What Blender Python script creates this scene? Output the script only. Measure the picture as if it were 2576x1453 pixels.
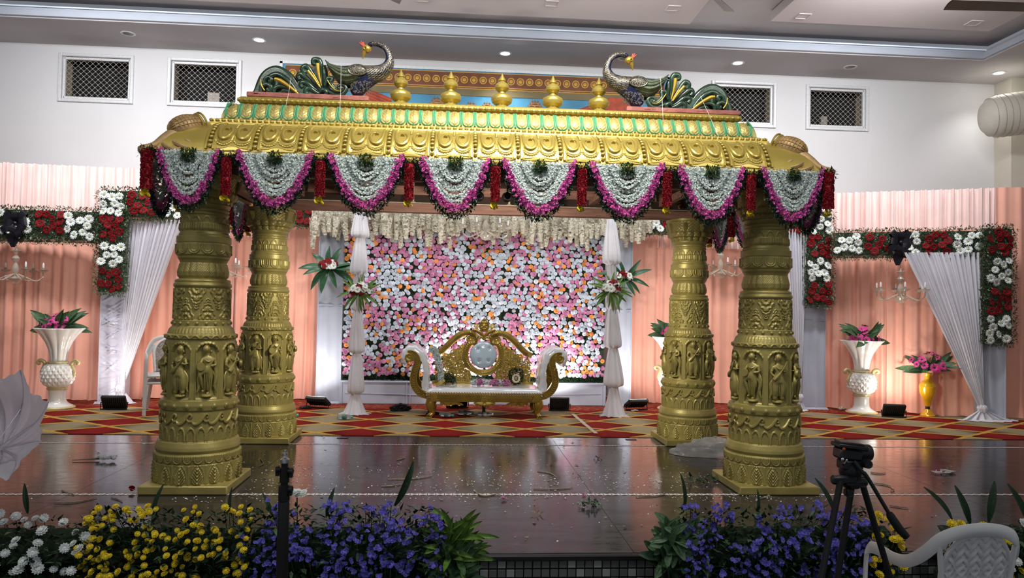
import bpy, math, random
import numpy as np
from mathutils import Vector, Matrix, Euler
random.seed(7); np.random.seed(7)
PI = math.pi; TAU = 2*PI
sc = bpy.context.scene
for o in list(bpy.data.objects): bpy.data.objects.remove(o)
# ---------------------------------------------------------------- camera
F_PX, CAM, YAW, PITCH, ROLL = 1877.9, Vector((-0.2885, -6.1652, 1.4635)), .07356, .02471, .01873
cf = Vector((math.sin(YAW)*math.cos(PITCH), math.cos(YAW)*math.cos(PITCH), math.sin(PITCH)))
cr = Vector((math.cos(YAW), -math.sin(YAW), 0)); cu = cr.cross(cf)
cr, cu = (math.cos(ROLL)*cr+math.sin(ROLL)*cu), (-math.sin(ROLL)*cr+math.cos(ROLL)*cu)
cd = bpy.data.cameras.new('camera'); cam = bpy.data.objects.new('camera', cd); sc.collection.objects.link(cam)
cd.sensor_width = 36; cd.lens = F_PX*36/2576; cd.clip_start = .05
cam.matrix_world = Matrix.Translation(CAM) @ Matrix((cr, cu, -cf)).transposed().to_4x4()
sc.camera = cam
# ---------------------------------------------------------------- world, lamps, exposure
w = bpy.data.worlds.new('world'); sc.world = w; w.use_nodes = True
w.node_tree.nodes['Background'].inputs[0].default_value = (.80, .86, 1, 1)
w.node_tree.nodes['Background'].inputs[1].default_value = .22
vs = sc.view_settings; vs.view_transform = 'Standard'; vs.look = 'None'; vs.gamma = 1; vs.use_curve_mapping = False
vs.exposure = 0.06
def lamp(name, kind, loc, tgt, e, col=(1, 1, 1), size=.3, size_y=None, spot=None, blend=.5, spread=None):
    l = bpy.data.lights.new(name, kind); l.energy = e; l.color = col
    if kind == 'AREA':
        l.size = size
        if size_y: l.shape = 'RECTANGLE'; l.size_y = size_y
        if spread: l.spread = math.radians(spread)
    elif kind == 'SPOT': l.spot_size = math.radians(spot); l.spot_blend = blend; l.shadow_soft_size = size
    else: l.shadow_soft_size = size
    o = bpy.data.objects.new(name, l); sc.collection.objects.link(o); o.location = loc
    o.rotation_euler = (Vector(tgt)-Vector(loc)).to_track_quat('-Z', 'Y').to_euler()
    return o
HALL = 1.0
lamp('hall_ceiling_light', 'AREA', (-3.4, -4.2, 5.3), (-2.6, 0, 1.2), 62*HALL, (1, .97, .92), 1.4, 1.0)
lamp('hall_ceiling_light', 'AREA', (3.6, -4.2, 5.3), (2.8, 0, 1.2), 50*HALL, (1, .97, .92), 1.4, 1.0)
lamp('hall_ceiling_light', 'AREA', (.4, -1.9, 5.3), (.2, -.1, 2.8), 84*HALL, (1, .96, .88), 2.2, .5, spread=95)
for x_, e_ in ((-5.2, 118), (-1.8, 56), (1.8, 54), (5.4, 104)): lamp('hall_ceiling_light', 'AREA', (x_, 2.7, 5.55), (x_*1.03, 5.6, 3.0), e_*HALL, (.98, .98, 1), 2.2, .35, spread=140)
lamp('canopy_spot_lamp', 'AREA', (0, .16, 2.40), (0, 5.0, 1.3), 34, (1, .93, .84), .30, .12, spread=160)
for s_ in (-1, 1): lamp('canopy_spot_lamp', 'SPOT', (s_*.12, .16, 2.40), (s_*2.25, 2.0, 1.15), 280, (1, .92, .72), .03, spot=46, blend=.5)
lamp('cove_light', 'AREA', (.6, 4.75, 5.69), (.6, 5.6, 5.66), 2.2, (.75, .88, 1), 14, .06)
# ---------------------------------------------------------------- pixel -> world (authoring aid: positions are world points at stated depths)
def ray(px, py): return cf + (px-1288)/F_PX*cr - (py-726.5)/F_PX*cu
def aty(px, py, Y):
    d = ray(px, py); return CAM + d*((Y-CAM.y)/d.y)
def atz(px, py, Z=0):
    d = ray(px, py); return CAM + d*((Z-CAM.z)/d.z)
# ---------------------------------------------------------------- materials
MT = {}
def M(name, col, rough=.6, metal=0, var=.12, vs_=8, bump=.0, bs=40, sheen=0, coat=0, trans=0, island=0, sub=0, spec=None, alpha=1, emis=0, stretch=None):
    m = bpy.data.materials.new(name); m.use_nodes = True; nt = m.node_tree; N = nt.nodes; L = nt.links
    b = N['Principled BSDF']; b.inputs['Roughness'].default_value = rough; b.inputs['Metallic'].default_value = metal
    tc = N.new('ShaderNodeTexCoord'); mp = N.new('ShaderNodeMapping'); L.new(tc.outputs['Object'], mp.inputs[0])
    if stretch: mp.inputs['Scale'].default_value = stretch
    nz = N.new('ShaderNodeTexNoise'); nz.inputs['Scale'].default_value = vs_; nz.inputs['Detail'].default_value = 6
    L.new(mp.outputs[0], nz.inputs['Vector'])
    mr = N.new('ShaderNodeMapRange'); mr.inputs['From Min'].default_value = .3; mr.inputs['From Max'].default_value = .7
    mr.inputs['To Min'].default_value = 1-var; mr.inputs['To Max'].default_value = 1+var; L.new(nz.outputs[0], mr.inputs[0])
    mx = N.new('ShaderNodeVectorMath'); mx.operation = 'SCALE'; mx.inputs[0].default_value = col[:3]; L.new(mr.outputs[0], mx.inputs['Scale'])
    out = mx.outputs[0]
    if island:
        ge = N.new('ShaderNodeNewGeometry'); r2 = N.new('ShaderNodeMapRange'); r2.inputs['To Min'].default_value = 1-island; r2.inputs['To Max'].default_value = 1+island
        L.new(ge.outputs['Random Per Island'], r2.inputs[0]); m2 = N.new('ShaderNodeVectorMath'); m2.operation = 'SCALE'
        L.new(out, m2.inputs[0]); L.new(r2.outputs[0], m2.inputs['Scale']); out = m2.outputs[0]
    L.new(out, b.inputs['Base Color'])
    if bump:
        n2 = N.new('ShaderNodeTexNoise'); n2.inputs['Scale'].default_value = bs; n2.inputs['Detail'].default_value = 4; L.new(mp.outputs[0], n2.inputs['Vector'])
        bp = N.new('ShaderNodeBump'); bp.inputs['Strength'].default_value = bump; bp.inputs['Distance'].default_value = .01
        L.new(n2.outputs[0], bp.inputs['Height']); L.new(bp.outputs[0], b.inputs['Normal'])
    if sheen: b.inputs['Sheen Weight'].default_value = sheen
    if coat: b.inputs['Coat Weight'].default_value = coat; b.inputs['Coat Roughness'].default_value = .08
    if trans: b.inputs['Transmission Weight'].default_value = trans; b.inputs['IOR'].default_value = 1.3
    if spec is not None: b.inputs['Specular IOR Level'].default_value = spec
    if alpha < 1: b.inputs['Alpha'].default_value = alpha
    if emis: b.inputs['Emission Color'].default_value = (*col[:3], 1); b.inputs['Emission Strength'].default_value = emis
    if sub:   # light passing through thin cloth or petals
        tr = N.new('ShaderNodeBsdfTranslucent'); L.new(out, tr.inputs[0]); ms = N.new('ShaderNodeMixShader'); ms.inputs[0].default_value = sub
        L.new(b.outputs[0], ms.inputs[1]); L.new(tr.outputs[0], ms.inputs[2]); L.new(ms.outputs[0], N['Material Output'].inputs[0])
    MT[name] = m; return m
M('gold', (.345, .285, .088), .42, .30, .18, 5, .12, 60)
M('gold_lit', (.46, .355, .085), .34, .50, .12, 4, .10, 30)  # same paint as the pillars, lightened for the stronger light on the roof
M('gold_brown', (.44, .29, .13), .5, .3, .2, 12, .3, 60)
M('gold_sofa', (.38, .265, .055), .34, .7, .2, 9, .15, 70)
M('gold_leafbrown', (.46, .38, .13), .45, .35, .2, 12, .2, 60)
M('green_paint', (.09, .34, .17), .45, 0, .4, 9, .15, 50)
M('dark_green_gloss', (.022, .055, .032), .25, .1, .5, 7, .1, 40, coat=.5)
M('gold_streak', (.62, .40, .06), .3, .6, .2, 12, .1, 40)
M('navy', (.012, .016, .06), .3, .2, .4, 12, .2, 80, coat=.4)
M('silver_scale', (.22, .20, .16), .35, .6, .3, 14, .1, 60, island=.5)
M('wing_olive', (.075, .095, .055), .4, .2, .4, 25, .4, 90)
M('red_comb', (.55, .07, .04), .5)
M('pink_plaster', (.36, .13, .11), .8, 0, .3, 14, .4, 40)
M('wood_brown', (.30, .15, .10), .7, 0, .35, 3, .3, 30, stretch=(1, 6, 12))
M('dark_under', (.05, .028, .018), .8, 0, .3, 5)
M('cream_metal', (.50, .42, .30), .6, .1, .2, 20)
M('wall_paint', (.68, .68, .685), .85, 0, .03, 1.2, .05, 6)
M('wall_side', (.62, .58, .50), .85, 0, .04, 1.5)
M('ceiling_paint', (.50, .475, .48), .9, 0, .05, .8)
M('ceiling_light_paint', (.60, .54, .535), .9, 0, .03, .8)
M('lip_paint', (.42, .455, .52), .7, 0, .05, 2)
M('aluminium', (.70, .71, .72), .45, .15, .08, 30)
M('wire_grey', (.55, .53, .50), .5, .4, .1, 30)
M('void_dark', (.004, .004, .004), .9)
M('reveal_beige', (.42, .36, .27), .9, 0, .1, 8)
M('coral', (.97, .49, .37), .62, 0, .05, 4, sheen=.3, sub=.12)
M('coral_lit', (.98, .76, .72), .6, 0, .05, 4, sheen=.3, sub=.15)  # the coral cloth again, paler to imitate strong light on its upper part
M('white_cloth', (.80, .80, .86), .6, 0, .04, 4, sheen=.3, sub=.12)
M('white_panel', (.46, .50, .60), .6, 0, .05, 3, .1, 12)
M('white_satin', (.55, .54, .64), .28, .05, .06, 5, .25, 6, stretch=(1, 1, 4))
M('white_petal', (.82, .86, .84), .6, 0, .05, 30, island=.15, sub=.15)
M('rose_white', (.66, .72, .82), .65, 0, .05, 30, island=.12, sub=.1)
M('rose_pink', (.66, .28, .48), .65, 0, .1, 30, island=.2, sub=.1)
M('rose_orange', (.85, .36, .10), .65, 0, .1, 30, island=.2, sub=.1)
M('garland_white', (.60, .68, .66), .7, 0, .05, 30, island=.3)
M('foliage_board', (.16, .19, .13), .9, 0, .3, 9)
M('garland_pink', (.78, .20, .56), .6, 0, .12, 30, island=.25, sub=.1)
M('garland_red', (.32, .004, .015), .6, 0, .2, 60, island=.35)
M('gerbera_red', (.17, .002, .005), .7, 0, .15, 30, island=.3, spec=.2)
M('gerbera_magenta', (.62, .05, .26), .55, 0, .15, 30, island=.3)
M('yellow_petal', (.80, .62, .02), .6, 0, .1, 30, island=.2, sub=.1)
M('purple_petal', (.16, .14, .60), .65, 0, .15, 30, island=.35, sub=.1)
M('cream_petal', (.84, .80, .68), .65, 0, .1, 30, island=.2, sub=.25)
M('flower_eye', (.30, .36, .10), .8)
M('leaf_dark', (.012, .042, .016), .55, 0, .4, 12, island=.5)
M('leaf_mid', (.06, .13, .055), .5, 0, .35, 12, island=.5, sub=.1)
M('leaf_blue', (.022, .060, .038), .55, 0, .4, 12, island=.5)
M('leaf_olive', (.19, .23, .14), .6, 0, .35, 12, island=.4, sub=.1)
M('leaf_bright', (.10, .20, .03), .45, 0, .3, 12, island=.4, sub=.1)
M('big_leaf', (.03, .10, .045), .35, 0, .3, 6, .15, 30)
M('stem_green', (.06, .10, .03), .7)
M('twig', (.24, .18, .13), .8, 0, .3, 30)
M('foam_dark', (.015, .03, .012), .9)
M('ceramic_white', (.80, .79, .76), .22, 0, .05, 5, coat=.6)
M('ceramic_gold', (.62, .52, .26), .35, .3, .15, 10)
M('yellow_gloss', (.78, .42, .01), .2, .2, .08, 6, coat=.7)
M('black_plastic', (.010, .010, .011), .42, 0, .2, 20)
M('black_matt', (.006, .006, .006), .6, 0, .2, 20)
M('black_ribbon', (.010, .009, .014), .30, 0, .3, 12)
M('chrome', (.75, .76, .78), .18, .95, .05, 20)
M('orange_plastic', (.70, .10, .02), .4)
M('plastic_white', (.74, .74, .72), .38, 0, .04, 6)
M('plastic_taupe', (.36, .31, .28), .45, 0, .05, 6)
M('vinyl_white', (.66, .70, .74), .16, 0, .06, 5, .10, 14, coat=.6)
M('vinyl_blue', (.42, .52, .60), .16, 0, .05, 5, .05, 14, coat=.6)
M('crystal', (.72, .67, .58), .12, 0, .08, 20, trans=.6, coat=.4)
M('bulb_white', (.85, .84, .82), .3)
M('umbrella_cloth', (.86, .84, .93), .6, 0, .05, 3, sub=.55)
M('clear_bag', (.62, .62, .62), .2, 0, .1, 10, .4, 12, alpha=.55)
M('bottle_clear', (.62, .72, .74), .08, 0, .1, 20, trans=.75)
M('cap_teal', (.04, .50, .45), .4)
M('label_green', (.10, .22, .18), .5)
M('led_strip', (.8, .9, 1), .4, emis=.22)
M('led_face', (1, .97, .92), .4, emis=10)
M('lamp_on', (1, .99, .97), .4, emis=14)
M('lamp_off', (.12, .11, .10), .2, .7)
M('duct_cloth', (.62, .60, .52), .6, 0, .06, 3, .1, 8)
M('fan_brown', (.30, .26, .22), .45, .2, .15, 6)
M('mural_brown', (.16, .045, .012), .6, 0, .2, 8)
M('mural_gold', (.55, .30, .03), .5, 0, .15, 14)
M('mural_sky', (.06, .27, .45), .6, 0, .3, 2)
M('mural_olive', (.17, .13, .05), .6, 0, .15, 4)
M('mural_temple', (.34, .16, .06), .6, 0, .3, 20)
M('mural_roof', (.40, .055, .015), .6, 0, .3, 10)
M('concrete_dark', (.05, .05, .05), .7)
M('tile_grey', (.13, .135, .13), .4, 0, .15, 6)
M('tile_pale', (.34, .36, .35), .4, 0, .1, 6)
M('marble_white', (.62, .58, .55), .35, 0, .1, 20)
M('hall_floor_mat', (.10, .09, .085), .5, 0, .2, 2)
def floor_mat():
    m = M('stage_tile', (.034, .029, .030), .13, 0, .45, 1.6, .006, 9, stretch=(1, 4, 1)); m.node_tree.nodes['Principled BSDF'].inputs['Specular IOR Level'].default_value = .27
    nt = m.node_tree; N = nt.nodes; L = nt.links; nz = N.new('ShaderNodeTexNoise'); nz.inputs['Scale'].default_value = 7; nz.inputs['Detail'].default_value = 7
    tc = N.new('ShaderNodeTexCoord'); mp = N.new('ShaderNodeMapping'); mp.inputs['Scale'].default_value = (1, 3.5, 1); L.new(tc.outputs['Object'], mp.inputs[0]); L.new(mp.outputs[0], nz.inputs['Vector'])
    mr = N.new('ShaderNodeMapRange'); mr.inputs['From Min'].default_value = .35; mr.inputs['From Max'].default_value = .75; mr.inputs['To Min'].default_value = .09; mr.inputs['To Max'].default_value = .24
    L.new(nz.outputs[0], mr.inputs[0]); L.new(mr.outputs[0], N['Principled BSDF'].inputs['Roughness'])
floor_mat()
def carpet_mat():
    m = bpy.data.materials.new('carpet_lattice'); m.use_nodes = True; nt = m.node_tree; N = nt.nodes; L = nt.links; b = N['Principled BSDF']; b.inputs['Roughness'].default_value = .95
    b.inputs['Specular IOR Level'].default_value = .1
    tc = N.new('ShaderNodeTexCoord'); sp = N.new('ShaderNodeSeparateXYZ')
    nz = N.new('ShaderNodeTexNoise'); nz.inputs['Scale'].default_value = 3.2
    L.new(tc.outputs['Object'], nz.inputs['Vector'])
    ad = N.new('ShaderNodeVectorMath'); ad.operation = 'MULTIPLY_ADD'; ad.inputs[1].default_value = (.07, .07, .07); L.new(nz.outputs['Color'], ad.inputs[0]); L.new(tc.outputs['Object'], ad.inputs[2])
    L.new(ad.outputs[0], sp.inputs[0])
    def mth(op, a, b_=None, c=None):
        n = N.new('ShaderNodeMath'); n.operation = op
        for i, v in enumerate((a, b_, c)):
            if v is None: continue
            if isinstance(v, (int, float)): n.inputs[i].default_value = v
            else: L.new(v, n.inputs[i])
        return n.outputs[0]
    u = mth('DIVIDE', mth('ADD', sp.outputs[0], -.12+20.5*.97), .97); v = mth('DIVIDE', mth('ADD', sp.outputs[1], -2.85+10*.68), .68)
    # diamonds: a = u+v, c = u-v cells
    a = mth('ADD', u, v); c = mth('SUBTRACT', u, v)
    fa = mth('ABSOLUTE', mth('SUBTRACT', mth('FRACT', mth('ADD', a, .5)), .5)); fc = mth('ABSOLUTE', mth('SUBTRACT', mth('FRACT', mth('ADD', c, .5)), .5))
    # cell id parity
    ia = mth('FLOOR', mth('SUBTRACT', a, .0)); ic = mth('FLOOR', c)
    par = mth('MODULO', mth('ABSOLUTE', mth('ADD', ia, ic)), 2)
    edge = mth('MINIMUM', mth('FRACT', a), mth('SUBTRACT', 1, mth('FRACT', a))); edge2 = mth('MINIMUM', mth('FRACT', c), mth('SUBTRACT', 1, mth('FRACT', c)))
    e = mth('MINIMUM', edge, edge2)
    line = mth('LESS_THAN', e, .055)
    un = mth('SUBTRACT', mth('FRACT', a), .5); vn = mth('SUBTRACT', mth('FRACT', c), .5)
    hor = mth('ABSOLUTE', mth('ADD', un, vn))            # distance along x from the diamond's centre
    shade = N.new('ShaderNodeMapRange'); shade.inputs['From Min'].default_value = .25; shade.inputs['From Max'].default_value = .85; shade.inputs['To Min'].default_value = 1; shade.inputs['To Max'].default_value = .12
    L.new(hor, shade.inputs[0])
    def mix(f, x, y):
        n = N.new('ShaderNodeMix'); n.data_type = 'RGBA'
        L.new(f, n.inputs[0])
        for i, s in ((6, x), (7, y)):
            if isinstance(s, tuple): n.inputs[i].default_value = (*s, 1)
            else: L.new(s, n.inputs[i])
        return n.outputs[2]
    wv = N.new('ShaderNodeTexNoise'); wv.inputs['Scale'].default_value = 22; mp = N.new('ShaderNodeMapping'); mp.inputs['Scale'].default_value = (.15, 2, 1); L.new(tc.outputs['Object'], mp.inputs[0]); L.new(mp.outputs[0], wv.inputs[0])
    kh = mix(wv.outputs[0], (.22, .18, .10), (.36, .31, .20))
    col = mix(par, kh, (.22, .012, .010))
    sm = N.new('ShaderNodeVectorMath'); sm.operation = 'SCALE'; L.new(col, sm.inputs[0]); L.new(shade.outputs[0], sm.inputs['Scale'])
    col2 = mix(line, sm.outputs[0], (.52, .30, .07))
    # scroll border along the back
    vo = N.new('ShaderNodeTexVoronoi'); vo.feature = 'DISTANCE_TO_EDGE'; vo.inputs['Scale'].default_value = 9; mp2 = N.new('ShaderNodeMapping'); mp2.inputs['Scale'].default_value = (.8, 2, 1); L.new(ad.outputs[0], mp2.inputs[0]); L.new(mp2.outputs[0], vo.inputs[0])
    bd = mix(mth('LESS_THAN', vo.outputs['Distance'], .09), (.20, .010, .010), (.30, .10, .05))
    isb = mth('GREATER_THAN', sp.outputs[1], 4.52)
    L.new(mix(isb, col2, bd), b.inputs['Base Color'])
    n3 = N.new('ShaderNodeTexNoise'); n3.inputs['Scale'].default_value = 300; bp = N.new('ShaderNodeBump'); bp.inputs['Strength'].default_value = .4; bp.inputs['Distance'].default_value = .004; L.new(n3.outputs[0], bp.inputs['Height']); L.new(bp.outputs[0], b.inputs['Normal'])
    MT['carpet'] = m
carpet_mat()
# ---------------------------------------------------------------- geometry helpers
def m3(R): return np.array(R.to_matrix() if isinstance(R, Euler) else (R.to_3x3() if isinstance(R, Matrix) else R))
class G:
    def __init__(s): s.v = []; s.f = []; s.m = []; s.n = 0
    def add(s, V, Fc, m=0):
        V = np.asarray(V, float).reshape(-1, 3); s.v.append(V); o = s.n
        if isinstance(Fc, np.ndarray): s.f += (Fc+o).tolist()
        else: s.f += [[i+o for i in q] for q in Fc]
        s.m += [m]*len(Fc); s.n += len(V); return s
def box(g, c, s, m=0, b=None, R=None):
    """chamfered box"""
    h = np.array(s, float)/2
    if b is None: b = min(h)*.16
    V = []; idx = {}
    for sx in (-1, 1):
        for sy in (-1, 1):
            for sz in (-1, 1):
                for k in range(3):
                    p = np.array([sx, sy, sz])*h; q = p.copy()
                    for j in range(3):
                        if j != k: q[j] -= (sx, sy, sz)[j]*b
                    idx[(sx, sy, sz, k)] = len(V); V.append(q)
    I = idx; Fc = []
    for k in range(3):
        a, c2 = [j for j in range(3) if j != k]
        for s_ in (-1, 1):
            q = []
            for (u, v) in ((-1, -1), (1, -1), (1, 1), (-1, 1)):
                t = [0, 0, 0]; t[k] = s_; t[a] = u; t[c2] = v; q.append(I[(*t, k)])
            if (s_ > 0) != (k != 1): q = q[::-1]
            Fc.append(q)
        for u in (-1, 1):
            for v in (-1, 1):                       # edges parallel to axis k
                t0 = [0, 0, 0]; t1 = [0, 0, 0]; t0[a] = t1[a] = u; t0[c2] = t1[c2] = v; t0[k] = -1; t1[k] = 1
                Fc.append([I[(*t0, a)], I[(*t0, c2)], I[(*t1, c2)], I[(*t1, a)]])
    for sx in (-1, 1):
        for sy in (-1, 1):
            for sz in (-1, 1): Fc.append([I[(sx, sy, sz, 0)], I[(sx, sy, sz, 1)], I[(sx, sy, sz, 2)]])
    V = np.array(V)
    if R is not None: V = V @ m3(R).T
    g.add(V+np.array(c), Fc, m); return g
def frames(P):
    P = [Vector(p) for p in P]; n = len(P); T = []
    for i in range(n):
        t = (P[min(i+1, n-1)]-P[max(i-1, 0)]); T.append(t.normalized() if t.length > 1e-9 else Vector((0, 0, 1)))
    a = Vector((0, 0, 1)) if abs(T[0].z) < .9 else Vector((1, 0, 0))
    N = [(a-T[0]*a.dot(T[0])).normalized()]
    for i in range(1, n):
        v = N[-1]-T[i]*N[-1].dot(T[i]); N.append(v.normalized() if v.length > 1e-6 else N[-1])
    return P, T, N
def tube(g, P, r, n=8, m=0, flat=1, caps=True):
    P, T, N = frames(P); k = len(P)
    if isinstance(r, (int, float)): r = [r]*k
    elif len(r) != k: r = np.interp(np.linspace(0, 1, k), np.linspace(0, 1, len(r)), r)
    V = []
    for i in range(k):
        B = T[i].cross(N[i])
        for j in range(n):
            a = TAU*j/n; V.append(P[i]+N[i]*(math.cos(a)*r[i])+B*(math.sin(a)*r[i]*flat))
    Fc = [[i*n+j, i*n+(j+1) % n, (i+1)*n+(j+1) % n, (i+1)*n+j] for i in range(k-1) for j in range(n)]
    if caps: Fc += [list(range(n))[::-1], [(k-1)*n+j for j in range(n)]]
    g.add([tuple(v) for v in V], Fc, m); return g
def smooth_path(P, n=24):
    P = [np.array(p, float) for p in P]; Q = [2*P[0]-P[1]]+P+[2*P[-1]-P[-2]]; out = []
    segs = len(P)-1
    for i in range(n+1):
        t = i/n*segs; k = min(int(t), segs-1); u = t-k; a, b, c, d = Q[k:k+4]
        out.append(.5*((2*b)+(-a+c)*u+(2*a-5*b+4*c-d)*u*u+(-a+3*b-3*c+d)*u**3))
    return out
def lathe(g, prof, n=32, m=0, c=(0, 0, 0), fn=None, cap=True, ax='z'):
    k = len(prof); th = np.linspace(0, TAU, n, endpoint=False); V = np.zeros((k, n, 3))
    for i, (r, z) in enumerate(prof):
        rr = np.full(n, r, float)
        if fn: rr = rr+fn(th, z, i)
        V[i, :, 0] = rr*np.cos(th); V[i, :, 1] = rr*np.sin(th); V[i, :, 2] = z
    V = V.reshape(-1, 3)
    if ax == 'x': V = V[:, [2, 0, 1]]
    if ax == 'y': V = V[:, [1, 2, 0]]
    i = np.arange(k-1)[:, None]; j = np.arange(n)[None, :]; j2 = (j+1) % n
    Fc = np.stack([i*n+j, i*n+j2, (i+1)*n+j2, (i+1)*n+j], -1).reshape(-1, 4).tolist()
    if cap:
        if prof[0][0] > 1e-4: Fc.append(list(range(n))[::-1])
        if prof[-1][0] > 1e-4: Fc.append([(k-1)*n+q for q in range(n)])
    g.add(V+np.array(c), Fc, m); return g
def ball(g, c, r, m=0, nu=10, nv=6, R=None):
    if isinstance(r, (int, float)): r = (r, r, r)
    V = []
    for i in range(nv+1):
        p = PI*i/nv
        for j in range(nu):
            a = TAU*j/nu; V.append((r[0]*math.sin(p)*math.cos(a), r[1]*math.sin(p)*math.sin(a), r[2]*math.cos(p)))
    V = np.array(V)
    if R is not None: V = V @ m3(R).T
    Fc = [[(i+1)*nu+j, (i+1)*nu+(j+1) % nu, i*nu+(j+1) % nu, i*nu+j] for i in range(nv) for j in range(nu)]
    g.add(V+np.array(c), Fc, m); return g
def grid(g, fn, nu, nv, m=0, closed=False):
    V = [fn(i/(nu if closed else nu-1), j/(nv-1)) for j in range(nv) for i in range(nu)]
    ru = nu if closed else nu-1
    Fc = [[j*nu+i, j*nu+(i+1) % nu, (j+1)*nu+(i+1) % nu, (j+1)*nu+i] for j in range(nv-1) for i in range(ru)]
    g.add(V, Fc, m); return g
def extrude_poly(g, P, y0, y1, m=0, plane='xz'):
    """P: outline in x,z ; thickness along y"""
    n = len(P)
    def q(p, y): return (p[0], y, p[1]) if plane == 'xz' else ((p[0], p[1], y) if plane == 'xy' else (y, p[0], p[1]))
    V = [q(p, y0) for p in P]+[q(p, y1) for p in P]
    Fc = [[i, (i+1) % n, n+(i+1) % n, n+i] for i in range(n)]+[list(range(n))[::-1], [n+i for i in range(n)]]
    g.add(V, Fc, m); return g
def spiral(c, r0, r1, a0, turns, n=18, plane='xz', y=0):
    out = []
    for i in range(n+1):
        t = i/n; r = r0+(r1-r0)*t; a = a0+turns*TAU*t; u, v = c[0]+r*math.cos(a), c[1]+r*math.sin(a)
        out.append((u, y, v))
    return out
def mesh(name, g, mats, smooth=True):
    me = bpy.data.meshes.new(name); me.from_pydata(np.concatenate(g.v), [], g.f) if False else None
    V = np.concatenate(g.v); nl = sum(len(f) for f in g.f)
    me.vertices.add(len(V)); me.vertices.foreach_set('co', V.astype('f').ravel())
    me.loops.add(nl); me.polygons.add(len(g.f))
    st = np.zeros(len(g.f), 'i'); ln = np.fromiter((len(f) for f in g.f), 'i', len(g.f)); st[1:] = np.cumsum(ln)[:-1]
    me.loops.foreach_set('vertex_index', np.fromiter((i for f in g.f for i in f), 'i', nl))
    me.polygons.foreach_set('loop_start', st); me.polygons.foreach_set('loop_total', ln)
    me.polygons.foreach_set('material_index', np.array(g.m, 'i'))
    me.polygons.foreach_set('use_smooth', np.full(len(g.f), bool(smooth)))
    for mm in ([mats] if isinstance(mats, str) else mats): me.materials.append(MT[mm])
    me.update(calc_edges=True); me.validate()
    if smooth and smooth != 'all':
        try: me.set_sharp_from_angle(angle=math.radians(smooth if smooth is not True else 42))
        except Exception: pass
    return me
def O(name, me, parent=None, loc=(0, 0, 0), rot=(0, 0, 0), scale=(1, 1, 1), mats=None, smooth=True, label=None, kind=None):
    if isinstance(me, G): me = mesh(name, me, mats, smooth)
    o = bpy.data.objects.new(name, me); sc.collection.objects.link(o); o.location = loc; o.rotation_euler = rot
    o.scale = (scale,)*3 if isinstance(scale, (int, float)) else scale
    if parent is not None: o.parent = parent
    if label: o['label'] = label
    if kind: o['kind'] = kind
    return o
def tag(o, label, cat, group=None):
    o['label'] = label; o['category'] = cat
    if group: o['group'] = group
    return o
def thing(name, label, cat, loc=(0, 0, 0), rz=0, group=None, rot=None, scale=None):
    o = O(name, None, loc=loc, rot=rot or (0, 0, rz))
    if scale: o.scale = scale
    o.empty_display_size = .1
    return tag(o, label, cat, group)
def struct(name, g, mats, smooth=False, loc=(0, 0, 0)):
    o = O(name, g, None, loc, mats=mats, smooth=smooth); o['kind'] = 'structure'; return o
def copy_tree(o, parent=None):
    c = o.copy(); sc.collection.objects.link(c); c.parent = parent
    for ch in [k for k in bpy.data.objects if k.parent == o]: copy_tree(ch, c)
    return c
# ---- templates (V, F) used for scattering
def tmpl(fn):
    g = G(); fn(g); return np.concatenate(g.v), g.f, g.m
def t_small(g):        # five petalled little flower, radius 1
    for k in range(5):
        a = TAU*k/5; c, s = math.cos(a), math.sin(a); c1, s1 = math.cos(a+.5), math.sin(a+.5); c2, s2 = math.cos(a-.5), math.sin(a-.5)
        g.add([(0, 0, 0), (.75*c2, .75*s2, .35), (1.05*c, 1.05*s, .15), (.75*c1, .75*s1, .35)], [[0, 1, 2, 3]])
def t_leaf(g):         # folded leaf along +x, length 1
    g.add([(0, 0, 0), (.35, .22, .06), (1, 0, -.05), (.35, -.22, .06), (.4, 0, -.03)], [[0, 4, 1], [1, 4, 2], [0, 3, 4], [3, 2, 4]])
def t_petals(g):       # crumpled petal tuft
    rr = random.Random(3)
    for k in range(7):
        a = rr.uniform(0, TAU); b = rr.uniform(.2, 1.2); d = np.array([math.cos(a)*math.sin(b), math.sin(a)*math.sin(b), math.cos(b)]); t = np.cross(d, [0, 0, 1.]); t /= np.linalg.norm(t)+1e-6; u = np.cross(d, t)
        g.add([d*.1, d*.7+t*.45+u*.2, d*1.05, d*.7-t*.45+u*.2], [[0, 1, 2, 3]])
def t_daisy(g, n=14):
    for k in range(n):
        a = TAU*k/n+(k % 2)*.03; w_ = .19; c, s = math.cos(a), math.sin(a); px, py = -s*w_, c*w_; z = .05*(k % 3)
        g.add([(.18*c, .18*s, .06), (.6*c+px, .6*s+py, .13+z), (1*c+px*.5, 1*s+py*.5, .05+z), (1*c-px*.5, 1*s-py*.5, .05+z), (.6*c-px, .6*s-py, .13+z)], [[0, 1, 2, 3, 4]])
    ball(g, (0, 0, .08), (.24, .24, .12), 1, 8, 4)
def t_mum(g):
    for lay, (n, r, z, up) in enumerate(((12, 1, 0, .15), (10, .8, .18, .35), (7, .5, .32, .4))):
        for k in range(n):
            a = TAU*(k+.5*lay)/n; w_ = .22*r+.05; c, s = math.cos(a), math.sin(a); px, py = -s*w_, c*w_
            g.add([(.1*c, .1*s, z), (.7*r*c+px, .7*r*s+py, z+up*.7), (r*c, r*s, z+up*.8), (.7*r*c-px, .7*r*s-py, z+up*.7)], [[0, 1, 2, 3]])
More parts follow.
